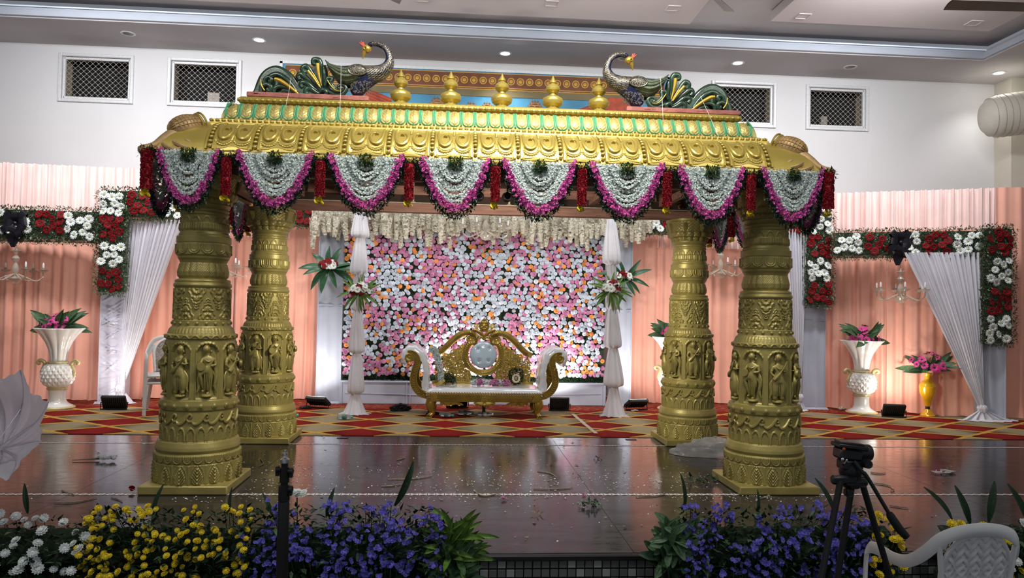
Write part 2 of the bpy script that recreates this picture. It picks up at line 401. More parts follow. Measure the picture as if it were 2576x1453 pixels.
def t_pompon(g):
    for lay, (n, r, z, up) in enumerate(((9, 1, 0, .3), (6, .6, .35, .4))):
        for k in range(n):
            a = TAU*(k+.5*lay)/n; w_ = .3*r; c, s = math.cos(a), math.sin(a); px, py = -s*w_, c*w_
            g.add([(.1*c, .1*s, z), (.75*r*c+px, .75*r*s+py, z+up), (r*c, r*s, z+up*.9), (.75*r*c-px, .75*r*s-py, z+up)], [[0, 1, 2, 3]])
def t_rose(g, n=7):    # paper rose: a ribbon wound in a cup
    T = 2.4; K = int(T*n); V = []
    for i in range(K+1):
        t = i/K; a = T*TAU*t; r = .14+.72*t; wob = 1+.10*math.sin(a*2.3)
        zt = .62-.38*t; zb = .30-.42*t
        V += [(r*.80*math.cos(a), r*.80*math.sin(a), zb), (r*wob*math.cos(a), r*wob*math.sin(a), zt), (min(1.0, (r*wob+.10))*math.cos(a), min(1.0, (r*wob+.10))*math.sin(a), zt-.06)]
    Fc = []
    for i in range(K):
        for q in range(2): Fc.append([3*i+q, 3*i+3+q, 3*i+4+q, 3*i+1+q])
    g.add(V, Fc)
    V = [(0, 0, .42)]+[(.98*math.cos(TAU*k/8), .98*math.sin(TAU*k/8), -.02) for k in range(8)]
    g.add([(0, 0, .2)]+V[1:], [[0, 1+k, 1+(k+1) % 8] for k in range(8)])
SM, LF, PT, DS, MU, PP, RS = map(tmpl, (t_small, t_leaf, t_petals, t_daisy, t_mum, t_pompon, t_rose))
def rot_to(n, spin=None):
    n = Vector(n).normalized(); q = n.to_track_quat('Z', 'Y'); return (q.to_matrix() @ Matrix.Rotation(random.uniform(0, TAU) if spin is None else spin, 3, 'Z'))
def put(g, T, pos, s, n=(0, 0, 1), m=0, R=None, jit=0):
    V, Fc, mm = T; Rm = np.array(R if R is not None else rot_to(n))
    W = (V*s) @ Rm.T + np.array(pos); o = g.n; g.v.append(W); g.f += [[i+o for i in q] for q in Fc]
    g.m += [m+k for k in mm]; g.n += len(W)
def leafR(d, up=(0, 0, 1)):
    d = Vector(d).normalized(); u = Vector(up); y = u.cross(d); y = y.normalized() if y.length > 1e-4 else Vector((0, 1, 0)); z = d.cross(y); return Matrix((d, y, z)).transposed()
def rnd(a, b): return random.uniform(a, b)
def rvec():
    v = Vector((random.gauss(0, 1), random.gauss(0, 1), random.gauss(0, 1))); return v.normalized()
def skin(name, chains, mats, sub=1, parent=None, **kw):
    """one continuous body: chains = list of [(x,y,z,r),...]; shared points are merged"""
    V = []; Eg = []; Rr = []; key = {}
    for ch in chains:
        prev = None
        for (x, y, z, r) in ch:
            k = (round(x, 4), round(y, 4), round(z, 4))
            if k not in key: key[k] = len(V); V.append((x, y, z)); Rr.append(r)
            if prev is not None and prev != key[k]: Eg.append((prev, key[k]))
            prev = key[k]
    me = bpy.data.meshes.new(name); me.from_pydata(V, Eg, []); o = bpy.data.objects.new(name, me); sc.collection.objects.link(o)
    md = o.modifiers.new('skin', 'SKIN'); md.use_smooth_shade = True
    for i, sv in enumerate(me.skin_vertices[0].data): sv.radius = (Rr[i], Rr[i]); sv.use_root = (i == 0)
    ms = o.modifiers.new('sub', 'SUBSURF'); ms.levels = sub; ms.render_levels = sub
    dg = bpy.context.evaluated_depsgraph_get(); dg.update(); m2 = bpy.data.meshes.new_from_object(o.evaluated_get(dg)); m2.name = name
    bpy.data.objects.remove(o); bpy.data.meshes.remove(me)
    m2.materials.clear()
    for mm in ([mats] if isinstance(mats, str) else mats): m2.materials.append(MT[mm])
    return m2
# ================================================================ the hall
HF = -.32                                            # hall floor; the stage top is z = 0
g = G(); box(g, (0, -4.2, HF-.05), (24, 9, .1), b=.01); struct('floor', g, 'hall_floor_mat')
YB = 6.4; WINS = [(-6.815, -5.633), (-5.095, -3.912), (4.039, 5.19), (5.726, 6.865)]; WZ0, WZ1 = 4.668, 5.462
g = G(); xs = [-12]+[v for w_ in WINS for v in w_]+[9.66]
for i in range(len(xs)-1):
    a, b = xs[i], xs[i+1]
    if i % 2 == 0: box(g, ((a+b)/2, YB+.1, 2.94), (b-a, .2, 5.9), b=.001)
    else:
        box(g, ((a+b)/2, YB+.1, (WZ0-.01)/2), (b-a, .2, WZ0+.01), b=.001); box(g, ((a+b)/2, YB+.1, (WZ1+5.89)/2), (b-a, .2, 5.89-WZ1), b=.001)
struct('wall_back', g, 'wall_paint')
g = G(); box(g, (9.76, 1.0, 2.9), (.2, 11, 6.6), b=.001); box(g, (9.45, 6.2, 2.9), (.5, .42, 5.6), b=.004); struct('wall_right', g, 'wall_side')
g = G(); box(g, (-12.1, 1.0, 2.9), (.2, 11, 6.6), b=.001); struct('wall_left', g, 'wall_paint')
# the ceiling: soffits round the recess, the recess, two dropped panels
g = G(); box(g, (-1.2, 5.85, 5.68), (22, 1.2, .16), b=.001); box(g, (8.95, 1.2, 5.68), (1.6, 8.1, .16), b=.001)
struct('ceiling', g, 'ceiling_paint')
g = G(); box(g, (-1.9, .6, 5.93), (20.4, 9.5, .1), b=.001); struct('ceiling', g, 'ceiling_paint')
g = G(); box(g, (-1.9, 5.215, 5.66), (20.2, .06, .09), b=.004); box(g, (-1.9, 5.235, 5.74), (20.2, .02, .08), b=.001)
box(g, (8.12, 1.2, 5.66), (.06, 8.0, .09), b=.004); struct('trim_1', g, 'lip_paint')
for (x0, x1, y0, y1) in ((-7.5, 3.08, 1.0, 4.62), (4.21, 7.57, .5, 4.36)):
    g = G(); box(g, ((x0+x1)/2, (y0+y1)/2, 5.79), (x1-x0, y1-y0, .14), b=.004); struct('ceiling', g, 'ceiling_light_paint')
g = G(); box(g, (-1.9, 5.19, 5.70), (20.1, .015, .02)); o = O('cove_strip', g, mats='led_strip'); o['kind'] = 'structure'; o.location.z = .055; o.name = 'trim_2'
for i, (px, py) in enumerate([(1388, 8), (1693, 20), (2020, 40), (2450, 57), (1062, -4)]):
    p = atz(px, py, 5.72); t = thing('recessed_square_light', ['unlit square panel light above the middle finial, in the left ceiling panel', 'unlit square panel light by the right corner of the left ceiling panel', 'unlit square panel light on the left side of the right ceiling panel', 'unlit square panel light near the right corner of the right ceiling panel', 'unlit square panel light half cut off by the top edge, left of centre'][i], 'light', (p.x, p.y, 5.719))
    g = G()
    for s in (-1, 1): box(g, (s*.085, 0, -.003), (.012, .18, .012)); box(g, (0, s*.085, -.003), (.18, .012, .012))
    O('rim', g, t, mats='ceiling_light_paint'); g = G(); box(g, (0, 0, .0), (.155, .155, .006)); O('diffuser', g, t, mats='ceiling_light_paint')
# windows with collapsible grilles
for i, (a, b) in enumerate(WINS):
    t = O('window_%d' % (i+1), None); t['kind'] = 'structure'; t.location = ((a+b)/2, YB, (WZ0+WZ1)/2); W_, H_ = b-a, WZ1-WZ0
    g = G(); f = .05
    for s in (-1, 1):
        box(g, (s*(W_/2-f/2), -.005, 0), (f, .06, H_), b=.008); box(g, (0, -.005, s*(H_/2-f/2)), (W_-2*f, .06, f), b=.008)
        box(g, (s*(W_/2-f*1.5), .03, 0), (f*.8, .05, H_-2*f), b=.006); box(g, (0, .03, s*(H_/2-f*1.5)), (W_-3*f, .05, f*.8), b=.006)
    O('frame', g, t, mats='aluminium', smooth=False)
    g = G(); w2, h2 = W_/2-.07, H_/2-.07; p = .092
    for s in (-1, 1):
        k = -30
        while k < 30:
            # line x = k*p + s*z*1.05
            pts = []
            for q in range(41):
                z = -h2+2*h2*q/40; x = k*p+s*z*1.05
                if abs(x) <= w2: pts.append((x, .055+.006*s, z))
            if len(pts) > 2: tube(g, [pts[0], pts[-1]], .0028, 4)
            k += 1
    O('grille', g, t, mats='wire_grey', smooth=False)
    g = G()
    for ix in range(-6, 7):
        for iz in range(-8, 9):
            if (ix+iz) % 2 == 0:
                x, z = ix*p/1.0, iz*p/2/1.05*1.0
                x = ix*p/2*1.0
                if abs(x) < w2-.01 and abs(z) < h2-.01: ball(g, (x, .052, z), .0085, 0, 6, 3)
    O('grille_rivets', g, t, mats='aluminium', kind='stuff')
    g = G(); s = -1 if i < 2 else 1
    box(g, (0, .36, 0), (W_+.2, .04, H_+.2), b=.001); O('dark_opening', g, t, mats='void_dark')
    g = G(); box(g, (s*(W_/2-.02), .21, 0), (.05, .26, H_), b=.001); box(g, (0, .21, H_/2-.0), (W_, .26, .05), b=.001); box(g, (0, .21, -H_/2), (W_, .26, .05), b=.001); box(g, (-s*(W_/2), .21, 0), (.05, .26, H_), b=.001)
    O('reveal', g, t, mats='reveal_beige')
    if i in (0, 1, 3):
        g = G(); box(g, ({0: .42, 1: .05, 3: -.08}[i], .32, -.22), (.12 if i != 1 else .2, .05, .3)); O('distant_shutter', g, t, mats='fan_brown')
# round downlights
for i, ((px, py), on) in enumerate(zip([(322, 84), (652, 100), (1271, 134), (1570, 147), (1856, 158), (2139, 168), (2513, 183)], (0, 1, 2, 0, 1, 0, 1))):
    p = atz(px, py, 5.6); side = ['over the first window', 'above the left peacock tail', 'above the middle finial', "behind the right peacock's head", 'above the third window', 'above the fourth window', 'in the right corner near the duct'][i]
    t = thing('recessed_downlight', ('lit' if on else 'unlit')+' round ceiling downlight '+side, 'downlight', (p.x, p.y, 5.598)); t.location.z = 5.6
    g = G(); lathe(g, [(.075, .004), (.105, .002), (.11, -.006), (.10, -.012), (.078, -.008), (.075, .004)], 28, cap=False); O('ring', g, t, mats='aluminium')
    g = G(); lathe(g, [(.001, -.012 if on else -.003), (.05, -.011 if on else -.004), (.082, -.003)], 24, cap=False); O('lens', g, t, mats='lamp_on' if on else 'lamp_off')
    if on: lamp('downlight_lamp', 'SPOT', (p.x, p.y, 5.55), (p.x, p.y-.25, 0), 90 if on == 2 else 48, (1, .98, .95), .06, spot=120, blend=.8)
# air duct along the right corner
t = thing('air_duct', 'thick cream fabric air duct with seams in the right corner', 'duct', (8.42, 5.62, 4.76)); g = G(); R_ = .345
d = Vector((1, -.22, .13)).normalized()
P = [Vector((-.05, 0, 0))+d*s for s in (0, .02, .06, .14, .26, .5, .8, 1.1, 1.21)]; tube(g, P, [.05, .15, .24, .31, .345, .35, .35, .35, .35], 40); O('sleeve', g, t, mats='duct_cloth')
for s in (.14, .24, .34, .44, .54, .64, .74, .84, .94):
    g = G(); B = d.cross(Vector((0, 0, 1))).normalized(); U = B.cross(d); rr = .315 if s < .2 else .351
    tube(g, [Vector((-.05, 0, 0))+d*s+B*(rr*math.cos(a))+U*(rr*math.sin(a)) for a in np.linspace(0, TAU, 41)], .004, 5, caps=False); O('seam', g, t, mats='reveal_beige')
g = G(); c = Vector((-.05, 0, 0))+d*.98+Vector((0, -.335, .08))
box(g, c, (.26, .03, .26), R=Euler((0, 0, -.22))); O('grille_frame', g, t, mats='aluminium')
g = G()
for k in range(7): box(g, c+Vector((0, -.02, -.09+k*.03)), (.2, .012, .008))
O('grille_slats', g, t, mats='black_plastic')
# ceiling fans (only blades reach into the frame)
def fan(tip, ang, label, L=.70):
    tip = Vector(tip); d = Vector((math.cos(ang), math.sin(ang), 0)); hub = tip-d*L
    t = thing('ceiling_fan', label, 'fan', (hub.x, hub.y, tip.z+.55)); z = -.55
    g = G(); lathe(g, [(.001, z-.06), (.07, z-.055), (.11, z-.02), (.11, z+.03), (.06, z+.06), (.001, z+.06)], 24); O('motor', g, t, mats='fan_brown')
    g = G(); tp_ = 5.88-tip.z-.55; tube(g, [(0, 0, z+.05), (0, 0, tp_-.02)], .012, 8); lathe(g, [(.05, tp_-.06), (.06, tp_-.03), (.001, tp_)], 16); O('downrod', g, t, mats='fan_brown')
    g = G(); w_ = .065
    grid(g, lambda u, v: (.12+u*(L-.12), (v-.5)*2*w_*(.75+.25*u), .018*(v-.5)*2+.012*math.sin(PI*v)), 10, 5); grid(g, lambda u, v: (.12+u*(L-.12), (.5-v)*2*w_*(.75+.25*u), .018*(.5-v)*2-.004), 10, 5); me = mesh('blade', g, 'fan_brown')
    for k in range(3): O('blade', me, t, loc=(0, 0, z), rot=(0, 0, ang+k*TAU/3))
fan(tuple(atz(1835, 28, 5.2)), .87, 'brown ceiling fan whose blade tip dips in left of the right ceiling panel')
fan(tuple(atz(2384, 12, 4.3)), PI-.05, 'brown ceiling fan with one long blade in the top right corner', L=1.0)
fan(tuple(atz(992, 4, 5.2)), PI/2+.3, 'brown ceiling fan of which only a blade tip shows at the top left of centre')
# ---------------------------------------------------------------- mural on the back wall
t = thing('temple_mural', 'wide painted temple mural with gold disc frieze behind the finials', 'mural', (0, YB-.012, 0))
g = G(); box(g, (0, 0, 4.47), (6.5, .02, 1.93), b=.001); O('canvas', g, t, mats='mural_sky')
g = G(); box(g, (0, -.014, 5.28), (6.4, .012, .28), b=.001); O('frieze', g, t, mats='mural_brown')
g = G(); box(g, (0, -.014, 5.08), (6.4, .012, .13), b=.001); O('olive_band', g, t, mats='mural_olive')
g = G()
for z in (5.135, 5.165, 5.41): box(g, (0, -.020, z), (6.4, .006, .014), b=.001)
O('gold_lines', g, t, mats='mural_gold')
g = G(); box(g, (0, -.012, 5.46), (6.6, .03, .05)); box(g, (-3.27, -.012, 4.5), (.05, .03, 1.95)); box(g, (3.27, -.012, 4.5), (.05, .03, 1.95)); O('frame', g, t, mats='aluminium')
g = G(); lathe(g, [(.001, -.003), (.03, -.003), (.034, 0)], 18, ax='y'); lathe(g, [(.045, 0), (.048, -.004), (.062, -.004), (.065, 0)], 24, cap=False, ax='y'); me = mesh('gold_disc', g, 'mural_gold')
for k in range(40): O('gold_disc', me, t, (-3.08+k*.158, -.021, 5.285))
def gopuram(g, x, z, s):
    for lay, (w_, h) in enumerate(((1, .16), (.9, .12), (.8, .10), (.66, .12), (.5, .10))):
        zz = z+s*sum((.16, .12, .10, .12, .10)[:lay])*1.0; box(g, (x, -.022, zz+s*h/2), (s*w_, .012, s*h*.82), b=.004)
        for k in range(int(5-lay)): ball(g, (x+s*w_*((k+.5)/(5-lay)-.5), -.022, zz+s*h*.85), (.05*s, .01, .07*s), 0, 8, 4)
    for k in (-1, 0, 1): lathe(g, [(.03*s, 0), (.05*s, .05*s), (.015*s, .09*s), (.001, .17*s)], 8, c=(x+k*.14*s, -.022, z+s*.60))
g = G()
for (px, py, s) in ((1100, 268, .36), (1345, 274, .34)): p = aty(px, py, YB); gopuram(g, p.x, p.z-.1, s)
for (px, w_) in ((1185, .34), (1225, .34)): p = aty(px, 272, YB); gopuram(g, p.x, p.z-.12, w_*.9)
O('painted_temples', g, t, mats='mural_temple')
for (pts) in ([(925, 226), (985, 250), (985, 275), (900, 275)], [(1440, 283), (1500, 262), (1530, 248), (1580, 248), (1600, 290), (1440, 290)]):
    g = G(); Q = [aty(a, b, YB) for a, b in pts]; extrude_poly(g, [(q.x, q.z) for q in Q][::-1], -.03, -.016)
    for s in (0, .05, .1, .15): tube(g, [Q[0]+Vector((0, -YB-.03+.0, -s)), Q[1]+Vector((0, -YB-.03, -s))], .012, 5)
    O('painted_roof', g, t, mats='mural_roof')
# ================================================================ the stage
st = O('stage', None); st['kind'] = 'structure'; tag(st, 'raised stage of dark polished tiles with a carpet at the back', 'stage')
g = G(); box(g, (-.5, 2.34, -.17), (18.6, 7.96, .298), b=.002); O('slab', g, st, mats='concrete_dark')
g = G(); box(g, (-.5, -1.70, -.021), (18.6, .05, .036), b=.008); O('nosing', g, st, mats='black_plastic')
xcuts = [-9.1, -7.6, -6.1, -4.6, -3.15, -1.94, -.675, .81, 2.3, 3.8, 5.3, 6.8, 8.2]; ycuts = [-1.69, -.33, .75, 1.76, 2.5]; me_ = {}
for i in range(len(xcuts)-1):
    for j in range(len(ycuts)-1):
        a, b, c, d = xcuts[i], xcuts[i+1], ycuts[j], ycuts[j+1]
        if (c == -.33): c = -.255
        if c == 1.76: c = 1.83
        if d == 1.76: d = 1.765
        g = G(); box(g, (0, 0, 0), (b-a-.0012, d-c-.0012, .02), b=.0012); O('floor_tile', g, st, ((a+b)/2, (c+d)/2, -.0105), mats='stage_tile')
def chain(x0, x1, y, w_):
    g = G(); p = .066; n = int((x1-x0)/p)
    for k in range(n):
        x = x0+k*p; h = w_/2
        g.add([(x+p*.05, y-h, .0012), (x+p*.5, y-h*.34, .0012), (x+p*.95, y-h, .0012), (x+p*.95, y+h, .0012), (x+p*.5, y+h*.34, .0012), (x+p*.05, y+h, .0012)], [[0, 1, 4, 5], [1, 2, 3, 4]])
    return g
for (y, w_) in ((-.294, .068), (1.797, .055)):
    g = G(); box(g, (-.5, y, -.0105), (17.3, w_, .02), b=.001); s_ = O('inlay_strip', g, st, mats='stage_tile'); O('inlay_chain', chain(-9, 8.1, y, w_*.92), s_, mats='marble_white', smooth=False, kind='stuff')
# mosaic of the stage front
tr = O('stage_front', None, loc=(0, -1.692, 0)); tr['kind'] = 'structure'; tag(tr, 'low stage front faced with small square grey mosaic tiles', 'stage front'); tr.name = 'trim_3'
g = G(); box(g, (-.5, .02, -.18), (18.6, .04, .28), b=.002); O('backing', g, tr, mats='black_matt')
g = G(); box(g, (0, 0, 0), (.046, .012, .044), b=.002); mA = mesh('mosaic_tile', g, 'tile_grey'); g = G(); box(g, (0, 0, 0), (.046, .012, .044), b=.002); mB = mesh('mosaic_tile', g, 'tile_pale')
rest = G(); n_ = 0
for r in range(5):
    z = -.063-r*.053
    for k in range(-90, 130):
        x = k*.0525+.01; pale = (k*3+r*7+(k//5)) % 5 == 0
        vis = (-2.6 < x < -1.2 or -.5 < x < 1.2 or 2.1 < x < 2.9) and r < 3 and n_ < 300
        if vis: O('mosaic_tile', mB if pale else mA, tr, (x, -.006, z)); n_ += 1
        elif abs(x) < 4.5: box(rest, (x, -.006, z), (.046, .012, .044), 1 if pale else 0, b=.002)
O('mosaic_tiles', rest, tr, mats=['tile_grey', 'tile_pale'], kind='stuff')
# carpet
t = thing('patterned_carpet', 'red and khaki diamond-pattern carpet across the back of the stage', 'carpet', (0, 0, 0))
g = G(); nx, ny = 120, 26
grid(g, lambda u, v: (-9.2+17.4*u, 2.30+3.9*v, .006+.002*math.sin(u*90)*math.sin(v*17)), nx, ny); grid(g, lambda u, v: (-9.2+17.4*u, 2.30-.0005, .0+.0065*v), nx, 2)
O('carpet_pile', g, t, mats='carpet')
# ================================================================ backdrop cloth
def fold_fn(seed, pitch):
    r = random.Random(seed); ph = [r.uniform(0, TAU) for _ in range(6)]
    def f(s, v):   # s metres along, v 0 bottom .. 1 top
        a = TAU*s/pitch
        return .55*math.sin(a+ph[0]+.9*math.sin(a*.31+ph[1])+.5*(1-v)*math.sin(v*3+ph[4]))+.3*math.sin(a*1.73+ph[2])+.25*math.sin(a*.47+ph[3]+v*1.2)
    return f
def curtain(label, P, z0, z1, mat, pitch=.13, amp=.045, seed=1, group=None, parent=None, name='curtain', cat='curtain', puddle=True):
    P = [Vector((*p, 0)) for p in P]; L = sum((P[i+1]-P[i]).length for i in range(len(P)-1)); f = fold_fn(seed, pitch)
    o0 = (P[0]+P[-1])/2
    def at_(s):
        for i in range(len(P)-1):
            l = (P[i+1]-P[i]).length
            if s <= l or i == len(P)-2: d = (P[i+1]-P[i])/l; return P[i]+d*s, Vector((d.y, -d.x, 0))
            s -= l
    nu = max(12, int(L/(pitch/9))); nv = 16; g = G()
    def q(u, v):
        s = u*L; p, n = at_(s); z = z0+(z1-z0)*v
        am = amp*(.55+.45*(1-v)) if z0 < .1 else amp
        r = p+n*(am*f(s, v)+(.05*max(0, 1-v*9) if z0 < .1 and puddle else 0))-o0; return (r.x, r.y, z+(.012+.01*math.sin(s*7) if v == 0 and z0 < .1 else 0))
    grid(g, q, nu, nv)
    if parent is not None: return O(name, g, parent, mats=mat, smooth='all')
    o = O(name, g, None, (o0.x, o0.y, 0), mats=mat, smooth='all'); return tag(o, label, cat, group)
CG = 'coral curtains hung round the stage'
for i, (lab, P) in enumerate([
    ('coral curtain at the far left, behind the left chandelier', [(-8.2, 4.90), (-6.25, 5.07)]), ('coral curtain between the left white pedestal vase and the satin-wrapped white post', [(-6.25, 5.07), (-4.86, 5.22)]),
    ('coral curtain behind the stacked plastic chairs', [(-5.15, 5.36), (-3.65, 5.42)]), ('coral curtain right of the left back golden pillar', [(-3.65, 5.42), (-2.32, 5.42)]),
    ('coral curtain right of the flower wall, left of the right back pillar', [(2.36, 5.42), (3.5, 5.42)]), ('coral curtain between the two right pillars', [(3.5, 5.42), (4.98, 5.40)]),
    ('coral curtain behind the right white pedestal vase', [(5.3, 5.02), (6.15, 4.60)]), ('coral curtain behind the yellow vase', [(6.15, 4.60), (7.22, 4.06)]),
    ('narrow coral curtain at the right edge of the frame', [(7.46, 4.04), (8.7, 3.86)])]):
    curtain(lab, P, 0.006, 2.72 if i < 8 else 3.33, 'coral', .15+.03*(i % 3), .05, 11+i, CG)
for i, (lab, P, z1) in enumerate([('pleated coral curtain with painted-in light above the left flower beam', [(-8.2, 4.97), (-5.0, 5.28)], 3.42), ('pleated coral curtain with painted-in light left of the canopy corner, above the flower beam', [(-5.0, 5.36), (-2.0, 5.50)], 3.39),
    ('pleated coral curtain with painted-in light behind the right end of the canopy', [(2.2, 5.52), (5.25, 5.2)], 3.33), ('pleated coral curtain with painted-in light above the right flower beam', [(5.25, 5.10), (7.42, 4.12), (7.5, 4.10)], 3.33)]):
    curtain(lab, P, 2.45, z1, 'coral_lit', .088, .066, 31+i, 'curtains with painted-in light above the flower beams')  # tops of the coral curtains; the light on them is put into the colour
# the pole that carries them
g = G(); tube(g, [(-8.2, 5.0, 2.74), (-5.0, 5.3, 2.74), (-2.0, 5.56, 2.74), (2.2, 5.58, 2.74), (5.25, 5.2, 2.74), (7.5, 4.2, 2.74)], .02, 8)
tag(O('curtain_truss', g, mats='aluminium'), 'thin metal truss pole behind the curtain tops', 'pole')
def wrap_post(label, c, w_, d_, h, mat, rz=0, seam=None, crease=True):
    t = thing('draped_post', label, 'post', (*c, 0), rz); g = G(); rr = random.Random(h*100+c[0])
    ph = [rr.uniform(0, 6) for _ in range(4)]
    def q(u, v):
        s = (u % 1)*4; k = int(s) % 4; f = s-int(s); cs = [(-1, -1), (1, -1), (1, 1), (-1, 1)]; a, b = cs[k], cs[(k+1) % 4]
        x = (a[0]+(b[0]-a[0])*f)*w_/2; y = (a[1]+(b[1]-a[1])*f)*d_/2; bul = math.sin(PI*f)
        y += (-1 if k == 0 else 0)*(.012*bul*math.sin(v*h*6+f*4+ph[0])+(.010*math.sin(f*14+ph[1]+v*3)*bul if crease else 0))
        if mat == 'white_satin' and k == 0:
            for ca, cb, cc in CR: y -= .016*math.exp(-((v*h-ca-cb*(f-.5))/.008)**2)*min(1, 4*f*(1-f)+.2)*(1 if (f-.5)*cc > -.25 else .2)
        return (x, y, .004+v*(h-.004))
    CR = [(rr.uniform(.1, 2.9), rr.uniform(-.28, .34), rr.choice((-1, 1))) for _ in range(64)]
    grid(g, q, 64, 40 if mat != 'white_satin' else 300, closed=True); grid(g, lambda u, v: ((u-.5)*w_, (v-.5)*d_, h), 4, 3); O('cloth_wrap', g, t, mats=mat, smooth=60)
    g = G()
    for s in (-1, 1): tube(g, [(s*(w_/2-.008), -d_/2-.006, .01), (s*(w_/2-.008), -d_/2-.006, h)], .009, 6)
    if seam: tube(g, [(-w_/2, -d_/2-.006, seam), (w_/2, -d_/2-.006, seam)], .008, 6)
    O('piping', g, t, mats=mat)
    g = G(); n = 40
    def hem(u, v): a = (u-.5)*(w_+.06); return (a, -d_/2-.01-.05*v-.012*math.sin(u*40)*v, .03*(1-v)+.003)
    grid(g, hem, 40, 4); O('hem', g, t, mats=mat)
    return t
wrap_post('white post wrapped in shiny creased satin, left of the tied drape', (-5.12, 4.86), .37, .16, 2.98, 'white_satin')
wrap_post('white cloth-wrapped post left of the flower wall', (-2.15, 5.12), .37, .16, 2.86, 'white_panel', seam=1.45)
wrap_post('white cloth-wrapped post right of the flower wall', (2.21, 5.12), .33, .16, 2.86, 'white_panel', seam=1.45)
wrap_post('white cloth-wrapped post right of the right front pillar', (5.15, 4.93), .36, .16, 2.98, 'white_panel', seam=1.35)
wrap_post('white cloth-wrapped post near the right edge under the flower beam end', (7.27, 3.92), .36, .14, 2.68, 'white_panel', rz=-.3)
def tied_drape(label, A, B, zt, K, zk, tail, folds=13, lean=1):
    """sheet hung from A..B at zt, gathered to a knot K at zk, tail spread on the floor"""
    t = thing('tied_drape', label, 'curtain', (K[0], K[1], 0)); A = Vector((*A, zt)); B = Vector((*B, zt)); Kv = Vector((*K, zk)); o0 = Vector((K[0], K[1], 0))
    g = G()
    def q(u, v):    # v 0 top .. 1 knot
        p = A+(B-A)*u; k = Vector(Kv)+Vector(((u-.5)*.07, .02*math.sin(u*9), 0)); e = v**1.05
        # the inner edge falls straight, the outer swings
        r = p.lerp(k, e); sag = math.sin(PI*v)*.05*(1-abs(2*u-1)); amp = .040*(1-.55*v)
        r = r+Vector((0, -amp*(math.sin(u*folds*TAU)+.4*math.sin(u*folds*2.7*TAU+1))-sag, -sag*.5)); return tuple(r-o0)
    grid(g, q, folds*12, 30); O('gathered_sheet', g, t, mats='white_cloth', smooth='all')
    g = G()
    def kn(th, z, i): return .012*np.sin(th*7+z*30)
    lathe(g, [(.02, .05), (.05, .035), (.06, 0), (.05, -.04), (.03, -.06)], 28, c=tuple(Kv-o0), fn=kn, cap=False); O('knot', g, t, mats='white_cloth')
    g = G()
    x0, x1 = tail
    def tl(u, v):   # skirt below the knot
        e = min(1, v/.75); r = .03+(1)*e; sp = v > .75
        a = x0+(x1-x0)*u; X = (a*e)+(u-.5)*.06*(1-e); z = (zk-.03)*(1-e)+.012; y = -.05*math.sin(u*PI)*e-.028*math.sin(u*6*TAU)*(.4+.6*e)
        if sp: f = (v-.75)/.25; y -= .14*f*math.sin(PI*min(1, max(0, u))); X *= 1+.25*f; z = .014+.014*abs(math.sin(u*17+f*3))*(1-f)
        return (X, y, z)
    grid(g, tl, 70, 18); O('tail', g, t, mats='white_cloth', smooth='all'); return t
k = aty(303, 975, 4.8)
tied_drape('white gathered drape tied in a knot above the floor, left of the left front pillar', (-4.93, 4.78), (-4.2, 4.78), 2.62, (k.x, 4.80), k.z, (-.22, .20))
k = aty(2010, 998, 4.72)
tied_drape('narrow white tied drape directly right of the right front pillar', (4.62, 4.72), (4.97, 4.72), 2.72, (k.x, 4.72), k.z, (-.16, .12), 8)
k = aty(2463, 1025, 3.86)
tied_drape('white gathered drape with knot and spread tail on the carpet, right of the yellow vase', (6.12, 4.14), (7.05, 3.80), 2.36, (k.x, 3.80), k.z, (-.30, .46), 15)
# ---------------------------------------------------------------- flower wall
FWx, FWz0, FWz1, FWy = 1.955, .36, 2.72, 5.02
t = thing('rose_wall', 'wall of white, pink and orange paper roses behind the throne sofa', 'flower wall', (0, FWy, 0))
g = G(); box(g, (0, .04, (FWz0+FWz1)/2), (2*FWx, .06, FWz1-FWz0), b=.01); O('backing_board', g, t, mats='foam_dark')
g = G()
for _ in range(7000):
    x, z = rnd(-FWx, FWx), rnd(FWz0, FWz1) if random.random() < .55 else rnd(FWz0-.01, FWz0+.09); put(g, LF, (x, rnd(-.02, .012), z), rnd(.03, .05), R=leafR(Vector((rnd(-1, 1), -rnd(.3, 1), rnd(-.6, 1)))))
O('leaf_mat', g, t, mats='leaf_dark', smooth=False, kind='stuff')
RM = []
for c in ('rose_white', 'rose_pink', 'rose_orange'):
    g = G(); put(g, RS, (0, 0, 0), 1, R=Matrix.Identity(3)); RM.append(mesh('rose', g, c, 'all'))
spots = []; hx, hz = .0630, .0560; row = 0; z = FWz0+.10
from mathutils import noise as mn
while z < FWz1:
    x = -FWx+.03+(row % 2)*hx/2
    while x < FWx-.02:
        if random.random() < .965: spots.append((x+rnd(-.017, .017), z+rnd(-.016, .016)))
        x += hx
    z += hz; row += 1
def rose_kind(x, z):
    if x < -1.75 and z > 1.7: return 2 if random.random() < .6 else (1 if random.random() < .5 else 0)
    n = mn.noise(Vector((x*2.6, z*2.6, 3.1))); r = random.random(); po = .11
    if r < po: return 2
    return 1 if random.random() < .44+n*.9 else 0
def rose_M(x, z):
    s = rnd(.032, .0415)*(1.06 if random.random() < .2 else 1); n = Vector((rnd(-.45, .45), -1, rnd(-.35, .45))); return s, rot_to(n)
order = sorted(range(len(spots)), key=lambda i: abs(spots[i][0])*.6+abs(spots[i][1]-1.3)+rnd(0, .9)); single = set(order[:300]); rest = G()
for i, (x, z) in enumerate(spots):
    k = rose_kind(x, z); s, R_ = rose_M(x, z); y = -.012-rnd(0, .03)
    if i in single:
        o = O('rose', RM[k], t, (x, y, z)); o.rotation_euler = R_.to_euler(); o.scale = (s, s, s)
    else: put(rest, RS, (x, y, z), s, R=R_, m=k)
O('roses', rest, t, mats=['rose_white', 'rose_pink', 'rose_orange'], smooth='all', kind='stuff')
